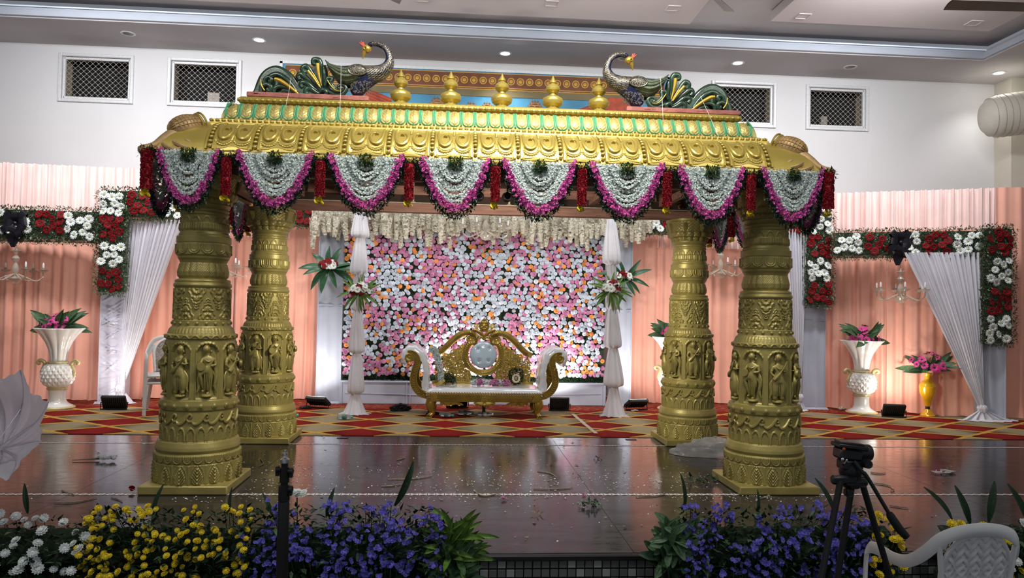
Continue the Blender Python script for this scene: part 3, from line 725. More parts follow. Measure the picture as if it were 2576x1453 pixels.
t = thing('cloth_plinth', 'low white cloth-covered plinth under the rose wall', 'plinth', (0, 5.04, 0))
g = G(); box(g, (0, 0, .178), (3.95, .16, .344), b=.012); O('plinth_box', g, t, mats='white_panel')
g = G()
for x in (-1.94, -1.0, -.95, 0, .05, 1.0, 1.94): tube(g, [(x, -.084, .01), (x, -.084, .34)], .008, 6)
tube(g, [(-1.97, -.084, .335), (1.97, -.084, .335)], .014, 6); tube(g, [(-1.9, -.084, .17), (-.4, -.086, .14), (.3, -.086, .15), (1.9, -.084, .19)], .006, 6); O('cloth_folds', g, t, mats='white_panel')
# wisteria curtain above it
t = thing('wisteria_garland', 'row of hanging cream wisteria strands above the rose wall', 'garland', (0, 4.86, 2.86))
g = G()
for y in (-.1, .1): tube(g, [(-2.42, y, 0), (2.58, y, 0)], .018, 8)
O('hanging_pole', g, t, mats='aluminium')
WS = []
for k in range(5):
    g = G(); L = .28+.05*k
    tube(g, [(0, 0, 0), (.01, 0, -L*.5), (0, .01, -L)], .002, 4)
    for q in range(int(190+L*150)):
        h = random.random()**.8; rad = .042*(1-.75*h)+.005; a = rnd(0, TAU); put(g, SM, (rad*math.cos(a), rad*math.sin(a), -h*L), rnd(.012, .021), (math.cos(a), math.sin(a), rnd(-.6, .3)))
    WS.append(mesh('strand', g, 'cream_petal', 'all'))
for k in range(165):
    x = -2.42+5.0*(k+.5)/165+rnd(-.02, .02); s = (.55+.35*(.5+.5*math.sin(x*9.3+math.sin(x*23))))*rnd(.8, 1.15) if x > -2 else rnd(.75, 1.05); zz = 0 if k % 3 else -.1
    O('wisteria_strand', random.choice(WS), t, (x, rnd(-.13, .13), zz-rnd(0, .05)), (rnd(-.12, .12), rnd(-.12, .12), rnd(0, 6)), (1.15, 1.15, s))
# ---------------------------------------------------------------- draped cloth towers
def tower(label, x0, x1, y, segs, h):
    t = thing('draped_pole', label, 'draped pole', (x1, y, 0)); 
    for i, (za, zb, r) in enumerate(segs):
        g = G(); n = 22; prof = []
        for k in range(n+1):
            v = k/n; z = za+(zb-za)*v; last = (i == len(segs)-1)
            rr = (.052+(r-.052)*min(1, v*1.25)**.8) if not last else .055+(r-.055)*v**1.4
            if not last and v > .93: rr *= 1-.5*((v-.93)/.07)**2
            prof.append((rr, z))
        ph = rnd(0, 6)
        lathe(g, prof, 72, cap=False, fn=lambda th, z, i_: (.10*prof[i_][0])*(np.sin(th*8+ph+z*2)+.5*np.sin(th*13+z*5)))
        V = np.concatenate(g.v); V[:, 0] += (x0-x1)*V[:, 2]/h; g.v = [V]
        O('cloth_sleeve', g, t, mats='white_cloth', smooth='all')
    g = G()
    for a in np.linspace(0, TAU, 9)[:-1]:
        for k in range(2): tube(g, smooth_path([(.06*math.cos(a), .06*math.sin(a), .06), (.12*math.cos(a), .11*math.sin(a), .02), ((.17+.05*k)*math.cos(a+.3*k), (.13+.03*k)*math.sin(a+.3*k), .008)], 6), [.02, .022, .006], 6, flat=1)
    O('hem', g, t, mats='white_cloth'); return t
tower('white knotted cloth pole left of the throne sofa', -1.60, -1.61, 3.95, [(2.72, 2.36, .112), (2.37, 1.86, .108), (1.87, 1.38, .085), (1.39, .81, .10), (.82, .27, .105), (.28, .012, .15)], 2.7)
tower('white knotted cloth pole right of the throne sofa', 1.805, 1.89, 3.95, [(2.70, 2.07, .115), (2.08, 1.45, .08), (1.46, .93, .115), (.94, .40, .125), (.41, .012, .15)], 2.7)
# ---------------------------------------------------------------- flower beams
GER = [mesh('gerbera', (lambda g: (put(g, DS, (0, 0, 0), 1, R=Matrix.Identity(3)), g)[1])(G()), c, False) for c in (['white_petal', 'flower_eye'], ['gerbera_red', 'foam_dark'], ['gerbera_magenta', 'foam_dark'])]
def beam(t, org, p0, p1, z0, z1, first=0, seed=1, wood=True):
    """flowered board from p0 to p1 (x,y) between heights z0..z1; vertical when tall"""
    p0 = Vector((*p0, 0)); p1 = Vector((*p1, 0)); L = (p1-p0).length; d = (p1-p0)/L; n = Vector((d.y, -d.x, 0)); H_ = z1-z0; g = G(); R_ = Matrix((d, -n, (0, 0, 1))).transposed()
    c = (p0+p1)/2-org; box(g, (c.x, c.y, (z0+z1)/2), (L, .07, H_), R=R_, b=.008); O('board', g, t, mats='foliage_board')
    if wood and L > H_: g = G(); box(g, (c.x, c.y, z0-.0), (L, .10, .035), R=R_, b=.006); O('wooden_rail', g, t, mats='wood_brown')
    g = G(); N_ = int(L*H_*6000)+int((L+H_)*330)
    for k in range(N_):
        if random.random() < .72: s, z = rnd(0, L), rnd(z0, z1)
        else:
            e = random.random()
            if e < L/(L+H_): s, z = rnd(0, L), random.choice((z0-rnd(0, .05), z1+rnd(0, .05)))
            else: s, z = random.choice((-rnd(0, .06), L+rnd(0, .06))), rnd(z0, z1)
        p = p0+d*s+n*rnd(.03, .06)-org; dv = d*rnd(-1, 1)+n*rnd(.1, .9)+Vector((0, 0, rnd(-1, 1))); put(g, LF, (p.x, p.y, z), rnd(.022, .045)*(1 if k % 5 else 1.4), R=leafR(dv), m=int(k % 5 < 2))
    O('fern_leaves', g, t, mats=['leaf_mid', 'leaf_olive'], smooth=False, kind='stuff')
    ver = H_ > L; Lm = H_ if ver else L; Wm = L if ver else H_; ng = max(1, round(Lm/.40)); k = first
    for q in range(ng):
        a0 = q*Lm/ng; a1 = (q+1)*Lm/ng; pts = []
        for tr_ in range(400):
            a, b = rnd(a0+.04, a1-.04), rnd(.06, Wm-.05)
            if all((a-u)**2+(b-v)**2 >.092**2 for u, v in pts): pts.append((a, b))
            if len(pts) >= 9: break
        for a, b in pts:
            s, z = (b, z1-a) if ver else (a, z0+b); p = p0+d*s+n*(.075+rnd(0, .015))-org; sz = rnd(.052, .064)
            o = O('gerbera', GER[k % 2], t, (p.x, p.y, z), scale=sz); o.rotation_euler = rot_to(n+Vector((rnd(-.4, .4), 0, rnd(-.25, .45)))).to_euler()
        k += 1
org = Vector((-5.1, 4.7, 0)); t = thing('flower_arch', 'left flower-covered beam and post of white and red gerberas', 'flower arch', org)
beam(t, org, (-7.5, 4.62), (-5.31, 4.70), 2.27, 2.69, 0); beam(t, org, (-5.31, 4.72), (-4.94, 4.72), 1.57, 3.0, 0); beam(t, org, (-4.94, 4.72), (-2.36, 5.16), 2.62, 3.01, 1)
org = Vector((5.3, 4.7, 0)); t = thing('flower_arch', 'right flower-covered beams and two posts of white and red gerberas', 'flower arch', org)
beam(t, org, (2.42, 5.14), (4.93, 4.74), 2.64, 3.0, 0); beam(t, org, (4.93, 4.74), (5.33, 4.72), 1.59, 3.0, 0); beam(t, org, (5.33, 4.62), (7.09, 3.84), 2.31, 2.67, 0); beam(t, org, (7.06, 3.80), (7.47, 3.78), 1.09, 2.70, 1)
# bows
def bow(label, c, n, big=1):
    t = thing('ribbon_bow', label, 'bow', tuple(c), rz=math.atan2(-n[0], n[1])+PI if False else 0, scale=(big,)*3)
    for k in range(9):
        a = TAU*k/9+.2; g = G(); r = .20 if k % 2 else .15; dx, dz = math.cos(a), math.sin(a)
        P = [(0, 0, 0), (dx*r*.5, -.06, dz*r*.5), (dx*r, -.05, dz*r), (dx*r*.9, .0, dz*r*.9), (dx*r*.4, .01, dz*r*.4), (0, -.01, 0)]
        P = smooth_path(P, 12); T_ = Vector((-dz, 0, dx)); V = []
        for p in P:
            for s in (-1, 1): V.append(tuple(Vector(p)+T_*s*.045))
        g.add(V, [[2*i, 2*i+1, 2*i+3, 2*i+2] for i in range(len(P)-1)]); O('loop', g, t, mats='black_ribbon')
    for s in (-1, 1):
        g = G(); P = smooth_path([(0, -.02, 0), (s*.01-.02, -.05, -.12), (s*.03-.03, -.02, -.22), (-.03+s*.01, -.01, -.33)], 10); V = []
        for i, p in enumerate(P): w2 = .05*math.sin(PI*min(1, .25+i/len(P)*.75))+.006; V += [(p[0]-w2, p[1], p[2]), (p[0]+w2, p[1]-.01, p[2])]
        g.add(V, [[2*i, 2*i+1, 2*i+3, 2*i+2] for i in range(len(P)-1)]); O('ribbon_tail', g, t, mats='black_ribbon')
    g = G(); ball(g, (0, -.04, 0), (.03, .03, .03)); O('centre_knot', g, t, mats='black_ribbon')
bow('black ribbon bow on the left flower beam above a chandelier', aty(42, 562, 4.60), (0, -1)); bow('black ribbon bow on the right flower beam above a chandelier', aty(2262, 610, 4.18), (0, -1))
# ---------------------------------------------------------------- chandeliers
def chandelier(label, c, ztop, n=6, rot=0, s=1, low=None):
    t = thing('chandelier', label, 'chandelier', c, rz=rot); zc = ztop-c[2]
    g = G(); lathe(g, [(.001, -.075), (.012, -.07), (.05, -.06), (.085, -.015), (.10, .0), (.06, .01), (.03, .03), (.03, .08), (.045, .10), (.042, .15), (.03, .19), (.02, .22), (.045, .25), (.05, .28), (.03, .31), (.018, .33), (.03, .36), (.07, .385), (.065, .39), (.02, .375), (.012, .42), (.001, .43)], 24); O('column', g, t, mats='crystal')
    for k in range(n):
        a = TAU*k/n; ca, sa = math.cos(a), math.sin(a)
        P = smooth_path([(.03*ca, .03*sa, .06), (.12*ca, .12*sa, .02), (.24*ca, .24*sa, -.03), (.32*ca, .32*sa, .02), (.33*ca, .33*sa, .10)], 12); g = G(); tube(g, P, .010, 7); arm = O('arm', g, t, mats='crystal')
        g = G(); lathe(g, [(.01, .09), (.05, .105), (.068, .13), (.06, .132), (.02, .115), (.016, .15)], 16, c=(.33*ca, .33*sa, 0)); O('drip_cup', g, arm, mats='crystal')
        g = G(); lathe(g, [(.011, .13), (.011, .155)], 10, c=(.33*ca, .33*sa, 0)); O('socket', g, arm, mats='black_plastic')
        g = G(); lathe(g, [(.012, .155), (.014, .175), (.012, .21), (.006, .225), (.001, .23)], 10, c=(.33*ca, .33*sa, 0)); O('candle_bulb', g, arm, mats='bulb_white')
    g = G(); q = .43
    while q < zc:
        ring = [(.009*math.cos(a)*(1 if int(q*40) % 2 else 0), .009*math.cos(a)*(0 if int(q*40) % 2 else 1), q+.013+.016*math.sin(a)) for a in np.linspace(0, TAU, 9)]; tube(g, ring, .0022, 4, caps=False); q += .024
    if g.n: O('chain', g, t, mats='chrome')
p = aty(38, 700, 4.62); chandelier('crystal chandelier hanging at the left edge before the coral curtain', (p.x, p.y, p.z), 2.30, rot=.35)
p = aty(2265, 750, 4.2); chandelier('crystal chandelier hanging above the right floodlight, under the right bow', (p.x, p.y, p.z), 2.34, rot=.15)
p = aty(1812, 688, 4.9); chandelier('crystal chandelier seen between the two right pillars', (p.x, p.y, p.z), 2.66, rot=.5)
p = aty(566, 690, 4.9); chandelier('crystal chandelier half hidden between the two left pillars', (p.x, p.y, p.z), 2.66, rot=.2)
p = aty(1221, 592, 4.62); chandelier('crystal chandelier half lost in the wisteria above the throne sofa', (p.x, p.y, p.z), 2.86, rot=.1)
# ================================================================ golden pillars
PR = [(.295, .066), (.318, .068), (.320, .219), (.314, .222), (.318, .226), (.320, .290), (.308, .296), (.310, .301), (.318, .322), (.314, .345), (.301, .383), (.282, .387), (.280, .621), (.288, .627), (.293, .662), (.288, .697), (.264, .700), (.258, 1.168), (.268, 1.174), (.270, 1.205), (.250, 1.212), (.238, 1.245), (.226, 1.262), (.219, 1.272), (.219, 1.316), (.207, 1.322), (.205, 1.570), (.214, 1.578), (.220, 1.592), (.214, 1.608), (.206, 1.615), (.210, 1.625), (.204, 1.638), (.176, 1.645), (.186, 1.664), (.190, 1.700), (.178, 1.745), (.173, 1.768), (.182, 1.790), (.193, 1.806), (.196, 1.822), (.205, 1.832), (.206, 1.920), (.199, 1.926), (.206, 1.930), (.206, 1.980), (.190, 1.985), (.192, 1.997), (.186, 2.006), (.182, 2.020), (.188, 2.040), (.184, 2.080), (.178, 2.088), (.178, 2.148), (.184, 2.154), (.184, 2.166), (.176, 2.172), (.184, 2.180), (.184, 2.194), (.176, 2.200), (.186, 2.208), (.194, 2.230), (.190, 2.246)]
def rel(th, z):
    d = np.zeros_like(th)
    def cell(n, off=0): return (th/TAU*n+off) % 1-.5
    if .070 < z < .216:
        q = (z-.070)/.146; u = cell(16); w_ = .30*math.sin(PI*min(1, (q*.96+.06))**.75); d += np.where(np.abs(u) > .455, .005, 0)
        d += np.where((np.abs(u) < w_), .008+.006*np.sin(TAU*(q*5.5-np.abs(u)*7)), 0); d += np.where(np.abs(np.abs(u)-.40*(1-max(0, q-.35)**2.2*2.0)) < .025, .005, 0); d += np.where((np.abs(u) < .02) & (q < .9), .006, 0)
    elif .229 < z < .289:
        q = (z-.229)/.06; u = cell(26); e = np.sqrt((u/.44)**2+(max(0, .55-q)/.55)**2); d += np.where(np.abs(e-.86) < .13, .008, 0)+np.where(e < .62, .0045+.003*np.cos(u*40), 0)
    elif .392 < z < .505:
        q = (z-.392)/.113; u = cell(24); e = np.sqrt((u/.43)**2+(max(0, q-.35)/.65)**2); d += np.where(np.abs(e-.84) < .11, .008, 0)+np.where(e < .62, .003*np.sin(q*50)*np.cos(u*45), 0)
    elif .70 < z < 1.165:
        q = (z-.715)/.44; u = cell(8, .5); top = .84+.12*np.sqrt(np.clip(1-(u/.36)**2, 0, 1))-.02*np.abs(np.sin(u*26)); ins = (np.abs(u) < .38) & (q < top) & (q > .0); d += np.where(ins, -.016+.0012*np.sin(th*190+np.sin(z*400)*2)*math.sin(z*420), 0)
        edge = (np.abs(u) < .42) & (q < top+.045) & (q > .0) & ~ins; d += np.where(edge, .010, 0)
    elif 1.176 < z < 1.204:
        q = (z-1.176)/.028; u = cell(22); e = np.sqrt((u/.42)**2+q**2); d += np.where(np.abs(e-.8) < .17, .006, 0)
    elif 1.212 < z < 1.262: d += .0035*np.abs(np.cos(th*26))
    elif 1.325 < z < 1.568:
        q = (z-1.325)/.243
        for off, qq in ((0, 1-q), (.5, q)):
            u = cell(8, off); 
            for cq, rw, rh in ((.0, .40, .34), (.28, .27, .22), (.50, .14, .17)):
                dz = qq-cq; 
                if dz < -.02: continue
                an = np.arctan2(max(dz, 0)/rh, np.abs(u)/rw+1e-6); e = np.sqrt((u/rw)**2+(max(0, dz)/rh)**2)*(1+.06*np.cos(an*10)); d = np.where(e < 1, np.maximum(d, .0070+.0055*np.cos(e*13)), d)
    elif 1.648 < z < 1.765: d += .0055*np.abs(np.sin(th*11))*min(1, (z-1.648)/.02)+.0015*np.sin(th*70)*math.sin(z*300)
    elif 1.836 < z < 1.917:
        q = (z-1.836)/.081; u = cell(13); e = np.sqrt((u/.46)**2+(max(0, .5-q)/.5)**2); d += np.where(np.abs(e-.88) < .10, .009, 0)+np.where(np.abs(e-.52) < .10, .006, 0)
    elif 2.024 < z < 2.082: d += .005*np.abs(np.sin(th*9))+.0015*np.sin(th*60)
    elif 2.092 < z < 2.146:
        q = (z-2.092)/.054; u = cell(14); e = np.sqrt((u/.42)**2+(q/.9)**2); d += np.where(np.abs(e-.8) < .13, .005, 0)
    return d
def dense(prof, step):
    out = [prof[0]]
    for a, b in zip(prof[:-1], prof[1:]):
        L = math.hypot(b[0]-a[0], b[1]-a[1]); n = max(1, int(L/step))
        for k in range(1, n+1): out.append((a[0]+(b[0]-a[0])*k/n, a[1]+(b[1]-a[1])*k/n))
    return out
def sect(z0, z1, cols, step):
    P = [p for p in PR if z0 <= p[1] <= z1]; return dense(P, step), cols
def pillar_mesh(name, z0, z1, cols=384, step=.0052, mat='gold'):
    P, _ = sect(z0, z1, cols, step); g = G(); lathe(g, P, cols, cap=False, fn=lambda th, z, i: rel(th, z)); return mesh(name, g, mat, 'all')
base_me = pillar_mesh('base_drum', 0, .6985, 512, .0045); fig_me = pillar_mesh('figure_drum', .6930, 1.169, 320, .007); shaft_me = pillar_mesh('shaft', 1.168, 2.25, 512, .0042)
g = G()
for k in range(15):
    a0 = TAU*k/15; P = []
    def cyl(a, z, r=.290): return (r*math.cos(a), r*math.sin(a), z)
    pa = TAU/15; P = [(-.02, .552), (.10, .530), (.28, .528), (.5, .548), (.68, .578), (.82, .600), (.95, .596), (.97, .580), (.88, .572)]
    P = smooth_path([cyl(a0+u*pa, z, .286) for u, z in P], 20); tube(g, P, [.006, .012, .013, .011, .009, .008, .006], 6)
    P = smooth_path([cyl(a0+u*pa, z, .286) for u, z in [(.62, .572), (.78, .548), (.95, .548), (1.05, .556)]], 8); tube(g, P, [.006, .009, .005], 6)
wave_me = mesh('wave_scroll', g, 'gold')
g = G(); ball(g, (0, 0, 0), (.014, .020, .020), 0, 10, 6); lathe(g, [(.024, 0), (.024, .004), (.018, .006)], 14, ax='x'); boss_me = mesh('boss', g, 'gold')
g = G(); ball(g, (0, 0, 0), (.010, .0135, .0135), 0, 8, 5); boss2_me = mesh('boss', g, 'gold')
def figure(kind):
    # faces -y ; height about .36 from z 0
    H_ = [(0, 0, .312, .017), (0, -.006, .340, .027), (0, -.002, .362, .022), (0, .002, .378, .010)]
    ch = []
    if kind == 0:     # standing player holding a long lute
        hip = (.004, -.006, .185, .026); ch += [[hip, (0, -.008, .225, .020), (-.002, -.010, .265, .030), (0, -.006, .295, .011)]+H_]
        ch += [[hip, (-.024, -.010, .15, .026), (-.027, -.014, .09, .023), (-.026, -.006, .035, .019), (-.034, -.022, .018, .009)], [hip, (.028, -.010, .15, .026), (.032, -.014, .09, .023), (.026, -.006, .035, .019), (.040, -.022, .018, .009)]]
        ch += [[(-.002, -.010, .265, .030), (-.046, -.008, .270, .013), (-.066, -.014, .225, .010), (-.034, -.034, .195, .008)], [(-.002, -.010, .265, .030), (.044, -.008, .270, .013), (.060, -.018, .235, .010), (.026, -.036, .245, .008)]]
    else:             # drummer with one knee raised
        hip = (.010, -.006, .190, .026); ch += [[hip, (.008, -.010, .230, .021), (.004, -.012, .270, .029), (.000, -.008, .300, .011)]+[(x-.010, y, z+.003, r) for x, y, z, r in H_]]
        ch += [[hip, (-.030, -.020, .185, .022), (-.062, -.024, .165, .016), (-.040, -.014, .100, .012), (-.020, -.008, .045, .009), (-.040, -.020, .035, .008)], [hip, (.020, -.012, .13, .020), (.006, -.014, .075, .014), (.014, -.006, .025, .010), (-.006, -.020, .016, .008)]]
        ch += [[(.004, -.012, .270, .029), (-.040, -.014, .272, .012), (-.058, -.030, .240, .010), (-.066, -.036, .215, .008)], [(.004, -.012, .270, .029), (.050, -.010, .272, .013), (.058, -.020, .230, .010), (.016, -.040, .225, .008)]]
    ch = [[(x, y, z, r*1.22) for x, y, z, r in c_] for c_ in ch]
    return skin('relief_figure', ch, 'gold', 2)
figs = [figure(0), figure(1)]; extras = []
for kind in (0, 1):
    g = G()
    if kind == 0: tube(g, [(-.050, -.036, .175), (-.030, -.040, .195), (.0, -.040, .225), (.045, -.036, .285), (.058, -.034, .31)], [.016, .020, .008, .006, .008], 8)
    else: lathe(g, [(.001, -.014), (.030, -.013), (.034, 0), (.030, .013), (.001, .014)], 16, c=(-.055, -.040, .222), ax='y'); tube(g, smooth_path([(.03, -.008, .25), (.065, -.01, .18), (.06, -.008, .10), (.045, -.006, .07)], 8), [.006, .016, .014, .005], 6, flat=.6)
    for s in (-1, 1): ball(g, (s*.010-(.01 if kind else 0), -.029, .350), .0042, 0, 6, 4)
    ball(g, (-(.01 if kind else 0), -.032, .343), (.004, .006, .006), 0, 6, 4)
    lathe(g, [(.029, 0), (.030, .006), (.022, .014), (.014, .026), (.001, .032)], 12, c=(-(.008 if kind else 0), .002, .352))
    for k in range(7): a = PI+PI*k/6; ball(g, (.030*math.cos(a), .020*math.sin(a), .006), (.015, .012, .012), 0, 6, 4)
    lathe(g, [(.034, -.004), (.040, .002), (.030, .012), (.001, .014)], 14)
    tube(g, [(-.03, -.014, .19), (0, -.036, .185), (.034, -.014, .19)], [.007, .010, .007], 6); tube(g, [(-.03, -.014, .212), (0, -.034, .205), (.034, -.014, .212)], [.004, .006, .004], 6)
    tube(g, smooth_path([(-.030, -.016, .285), (-.012, -.040, .262), (.012, -.040, .262), (.030, -.016, .285)], 8), .005, 5)
    for s in (-1, 1):
        tube(g, smooth_path([(s*.034, -.01, .19), (s*.062, -.006, .14), (s*.058, -.006, .07), (s*.072, -.004, .03)], 10), [.006, .013, .012, .005], 6, flat=.6); ball(g, (s*.026, -.006, .330), (.008, .008, .012), 0, 6, 4); lathe(g, [(.013, -.004), (.015, 0), (.013, .004)], 10, c=(s*.058, -.012, .245), cap=False)
    for k in range(5): tube(g, [((k-2)*.011, -.034+.002*abs(k-2), .185), ((k-2)*.013, -.036, .12), ((k-2)*.011, -.026, .05)], [.004, .005, .003], 5)
    ball(g, (-(.01 if kind else 0)+.014, .004, .372), (.016, .014, .014), 0, 8, 5)
    extras.append(mesh('attributes', g, 'gold'))
g = G(); h = .33
P_ = [(-h, -h), (h, -h), (h, h), (-h, h)]; box(g, (0, 0, .034), (.66, .66, .068), b=.008); lathe(g, [(.325, .060), (.318, .072), (.300, .078), (.296, .09)], 64); plinth_me = mesh('plinth', g, 'gold')
g = G(); lathe(g, dense([(.188, 2.24), (.198, 2.262), (.196, 2.275), (.226, 2.285), (.236, 2.32), (.232, 2.35), (.236, 2.39), (.246, 2.43), (.250, 2.452)], .008), 200, cap=False, fn=lambda th, z, i: .012*np.abs(np.sin(th*9))*(1 if z < 2.34 else .15)+.004*np.sin(th*36)*math.sin(z*190)); lathe(g, [(.250, 2.45), (.262, 2.455), (.262, 2.480), (.001, 2.482)], 64, cap=False)
for k in range(8):
    a = TAU*k/8+.39; c, s = math.cos(a), math.sin(a)
    P = [((.228+.022*q)*c, (.228+.022*q)*s, z) for q, z in ((0, 2.345), (.3, 2.37), (.6, 2.40), (1.0, 2.43), (1.1, 2.41), (.9, 2.395))]; tube(g, smooth_path(P, 14), [.010, .016, .018, .014, .010], 7, flat=1.8)
cap_me = mesh('capital', g, 'gold')
def pillar(label, x, y, rot):
    t = thing('golden_pillar', label, 'pillar', (x, y, 0), rz=0, group=None)
    O('plinth', plinth_me, t); O('base_drum', base_me, t, rot=(0, 0, rot)); O('wave_scroll', wave_me, t, rot=(0, 0, rot)); d = O('figure_drum', fig_me, t, rot=(0, 0, rot)); O('shaft', shaft_me, t, rot=(0, 0, rot)); O('capital', cap_me, t, rot=(0, 0, rot))
    for k in range(18): a = TAU*(k+.5)/18; O('boss', boss_me, t, (.291*math.cos(a), .291*math.sin(a), .661), (0, 0, a))
    for k in range(20): a = TAU*(k+.5)/20; O('boss', boss2_me, t, (.221*math.cos(a), .221*math.sin(a), 1.294), (0, 0, a))
    for k in range(8):
        a = TAU*k/8+rot; r = .252; f = O('relief_figure', figs[k % 2], t, (r*math.cos(a), r*math.sin(a), .735), (0, 0, a+PI/2), scale=(1.0, 1.0, 1.04)); O('attributes', extras[k % 2], f)
    return t
PX, PD = 2.3245, 2.094; r0 = -PI/2
pillar('left front golden pillar with carved musicians, nearest the yellow flowers', -PX, 0, r0-.28); pillar('right front golden pillar with carved musicians, behind the right purple flowers', PX, 0, r0+.02)
pillar('left back golden pillar, standing before the carpet, brightly lit on its right side', -PX, PD, r0-.20); pillar('right back golden pillar beside the plastic bag', PX, PD, r0-.10)
# ================================================================ canopy roof
EX0, EX1, EY0, EY1 = -2.645, 2.662, -.42, 2.514
cy = thing('mandap_canopy', 'golden wedding canopy roof with green lotus band resting on four pillars', 'canopy', (0, (EY0+EY1)/2, 2.48)); CO = Vector((0, (EY0+EY1)/2, 2.48))
def rloft(g, prof, m=0, off=0):
    rings = [[(EX0+i, EY0+i, z), (EX1-i, EY0+i, z), (EX1-i, EY1-i, z), (EX0+i, EY1-i, z)] for i, z in prof]
    V = [np.array(p)-np.array(CO) for r in rings for p in r]; Fc = [[4*k+j, 4*k+(j+1) % 4, 4*k+4+(j+1) % 4, 4*k+4+j] for k in range(len(prof)-1) for j in range(4)]
    g.add(V, Fc, m)
CP = [(.030, 2.612), (.052, 2.672), (.088, 2.733), (.140, 2.790), (.205, 2.836), (.265, 2.860), (.312, 2.872)]
g = G(); rloft(g, [(.055, 2.57), (0, 2.558), (-.004, 2.575), (0, 2.592), (.020, 2.602)]+[(i+.004, z-.004) for i, z in CP]+[(.318, 2.884), (.345, 2.886), (.350, 2.905), (.372, 2.909)]); O('cornice_shell', g, cy, mats='gold_lit', smooth=35)
g = G(); rloft(g, [(.372, 2.905), (.378, 2.935), (.410, 2.945), (.425, 2.952)]); rloft(g, [(.50, 3.09), (.545, 3.10), (.552, 3.118)]); O('dark_fillet', g, cy, mats='gold_lit', smooth=35)
GP = [(.425, 2.950), (.428, 2.985), (.446, 3.025), (.470, 3.060), (.492, 3.085), (.505, 3.092)]
g = G(); rloft(g, GP); O('band_ground', g, cy, mats='gold_leafbrown', smooth=35)
g = G(); rloft(g, [(.570, 3.112), (.528, 3.118), (.520, 3.135), (.528, 3.155), (.545, 3.168)]); rloft(g, [(.545, 3.168), (1.4, 3.172)]); O('top_board', g, cy, mats='gold_lit', smooth=35)
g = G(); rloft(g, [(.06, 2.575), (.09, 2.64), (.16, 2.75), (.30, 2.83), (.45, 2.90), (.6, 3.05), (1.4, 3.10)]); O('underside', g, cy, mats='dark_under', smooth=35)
def prof_at(P, t):
    L = [0]
    for a, b in zip(P[:-1], P[1:]): L.append(L[-1]+math.hypot(b[0]-a[0], b[1]-a[1]))
    s = t*L[-1]; i = np.interp(s, L, [p[0] for p in P]); z = np.interp(s, L, [p[1] for p in P]); e = 1e-3*L[-1]
    i2 = np.interp(s+e, L, [p[0] for p in P]); z2 = np.interp(s+e, L, [p[1] for p in P]); i1 = np.interp(s-e, L, [p[0] for p in P]); z1 = np.interp(s-e, L, [p[1] for p in P])
    n = np.array([-(z2-z1), (i2-i1)]); n /= np.linalg.norm(n)+1e-9; return i, z, n
def on(P, u, v, h=0):
    i, z, n = prof_at(P, min(max(v, 0), 1)); return (u, i+n[0]*h, z+n[1]*h-2.48)
pitch = .3355; pw = pitch-.058
g = G()
def pan(u, v):
    x = (u-.5)*pw; e = min(min(u, 1-u)*pw, min(v, 1-v)*.36); h = .008 if e < .014 else .001+.004*math.exp(-((u-.5)/.3)**2)
    if v < .02: h = 0
    return on(CP, x, v, h)
grid(g, pan, 25, 25)
for s in (-1, 1):
    P = smooth_path([(s*.118, .95), (s*.120, .60), (s*.108, .36), (s*.078, .26), (s*.042, .30), (s*.022, .44), (s*.034, .57), (s*.058, .60), (s*.068, .52)], 30); tube(g, [on(CP, a, b, .006) for a, b in P], [.011, .014, .017, .019, .018, .015, .012, .010, .017], 8)
    P = smooth_path([(s*.128, .95), (s*.130, .50), (s*.118, .25), (s*.075, .155), (s*.020, .20), (s*.004, .36)], 24); tube(g, [on(CP, a, b, .003) for a, b in P], .005, 6)
    for k in range(10): a = PI*(k+.5)/10; ball(g, on(CP, s*.068+.060*math.cos(a), .235-.125*math.sin(a), .003), (.012, .010, .010), 0, 6, 4)
for k in range(9): ball(g, on(CP, 0, .96-k*.045, .006), .010, 0, 6, 4)
P = [(-pw/2+.02, .035), (-.06, .05), (0, .10), (.06, .05), (pw/2-.02, .035)]; tube(g, [on(CP, a, b, .002) for a, b in smooth_path(P, 12)], .004, 5)
pan_me = mesh('cornice_panel', g, 'gold_lit')
g = G()
for s in (-1, 1): tube(g, [on(CP, s*.027, v, .003) for v in np.linspace(.02, .98, 12)], .010, 6)
bcol_me = mesh('bead_column', g, 'gold_lit')
g = G(); ball(g, (0, 0, 0), (.017, .014, .014), 0, 8, 6); bead_me = mesh('bead', g, 'gold_lit')
g = G()      # lotus leaf unit of the green band
def lf(u, v):
    w_ = .036*(1-.75*max(0, v-.15)**2) if v > .2 else .036*math.sqrt(max(0, 1-((.2-v)/.22)**2)); x = (u-.5)*2*w_
    return on(GP, x, .04+.9*v, .006+.008*(1-(2*u-1)**2)*math.sin(PI*min(1, v+.1))+.0022*math.sin(TAU*(v*5-abs(2*u-1)*1.2)))
grid(g, lf, 11, 26, 0); tube(g, [on(GP, 0, v, .014) for v in np.linspace(.06, .9, 8)], .003, 5)
P = smooth_path([(-.045, .98), (-.045, .35), (-.035, .12), (0, .03), (.035, .12), (.045, .35), (.045, .98)], 22); tube(g, [on(GP, a, b, .004) for a, b in P], .0055, 6, m=1)
for x in (-.0555, .0555): tube(g, [on(GP, x, v, .003) for v in np.linspace(.05, .98, 8)], .0075, 6, m=1)
leaf_me = mesh('lotus_leaf', g, ['gold_leafbrown', 'green_paint'])
g = G()
for k in range(6): a = TAU*k/6; ball(g, (.011*math.cos(a), 0, .011*math.sin(a)), .006, 0, 6, 4)
def side_items(fx):
    """fx(s, y_in, z) -> (loc, rotz)"""
fr = [('front', Vector((0, EY0, 2.48)), 0, 5.307), ('right', Vector((EX1, (EY0+EY1)/2, 2.48)), PI/2, 2.934), ('back', Vector((0, EY1, 2.48)), PI, 5.307), ('left', Vector((EX0, (EY0+EY1)/2, 2.48)), -PI/2, 2.934)]
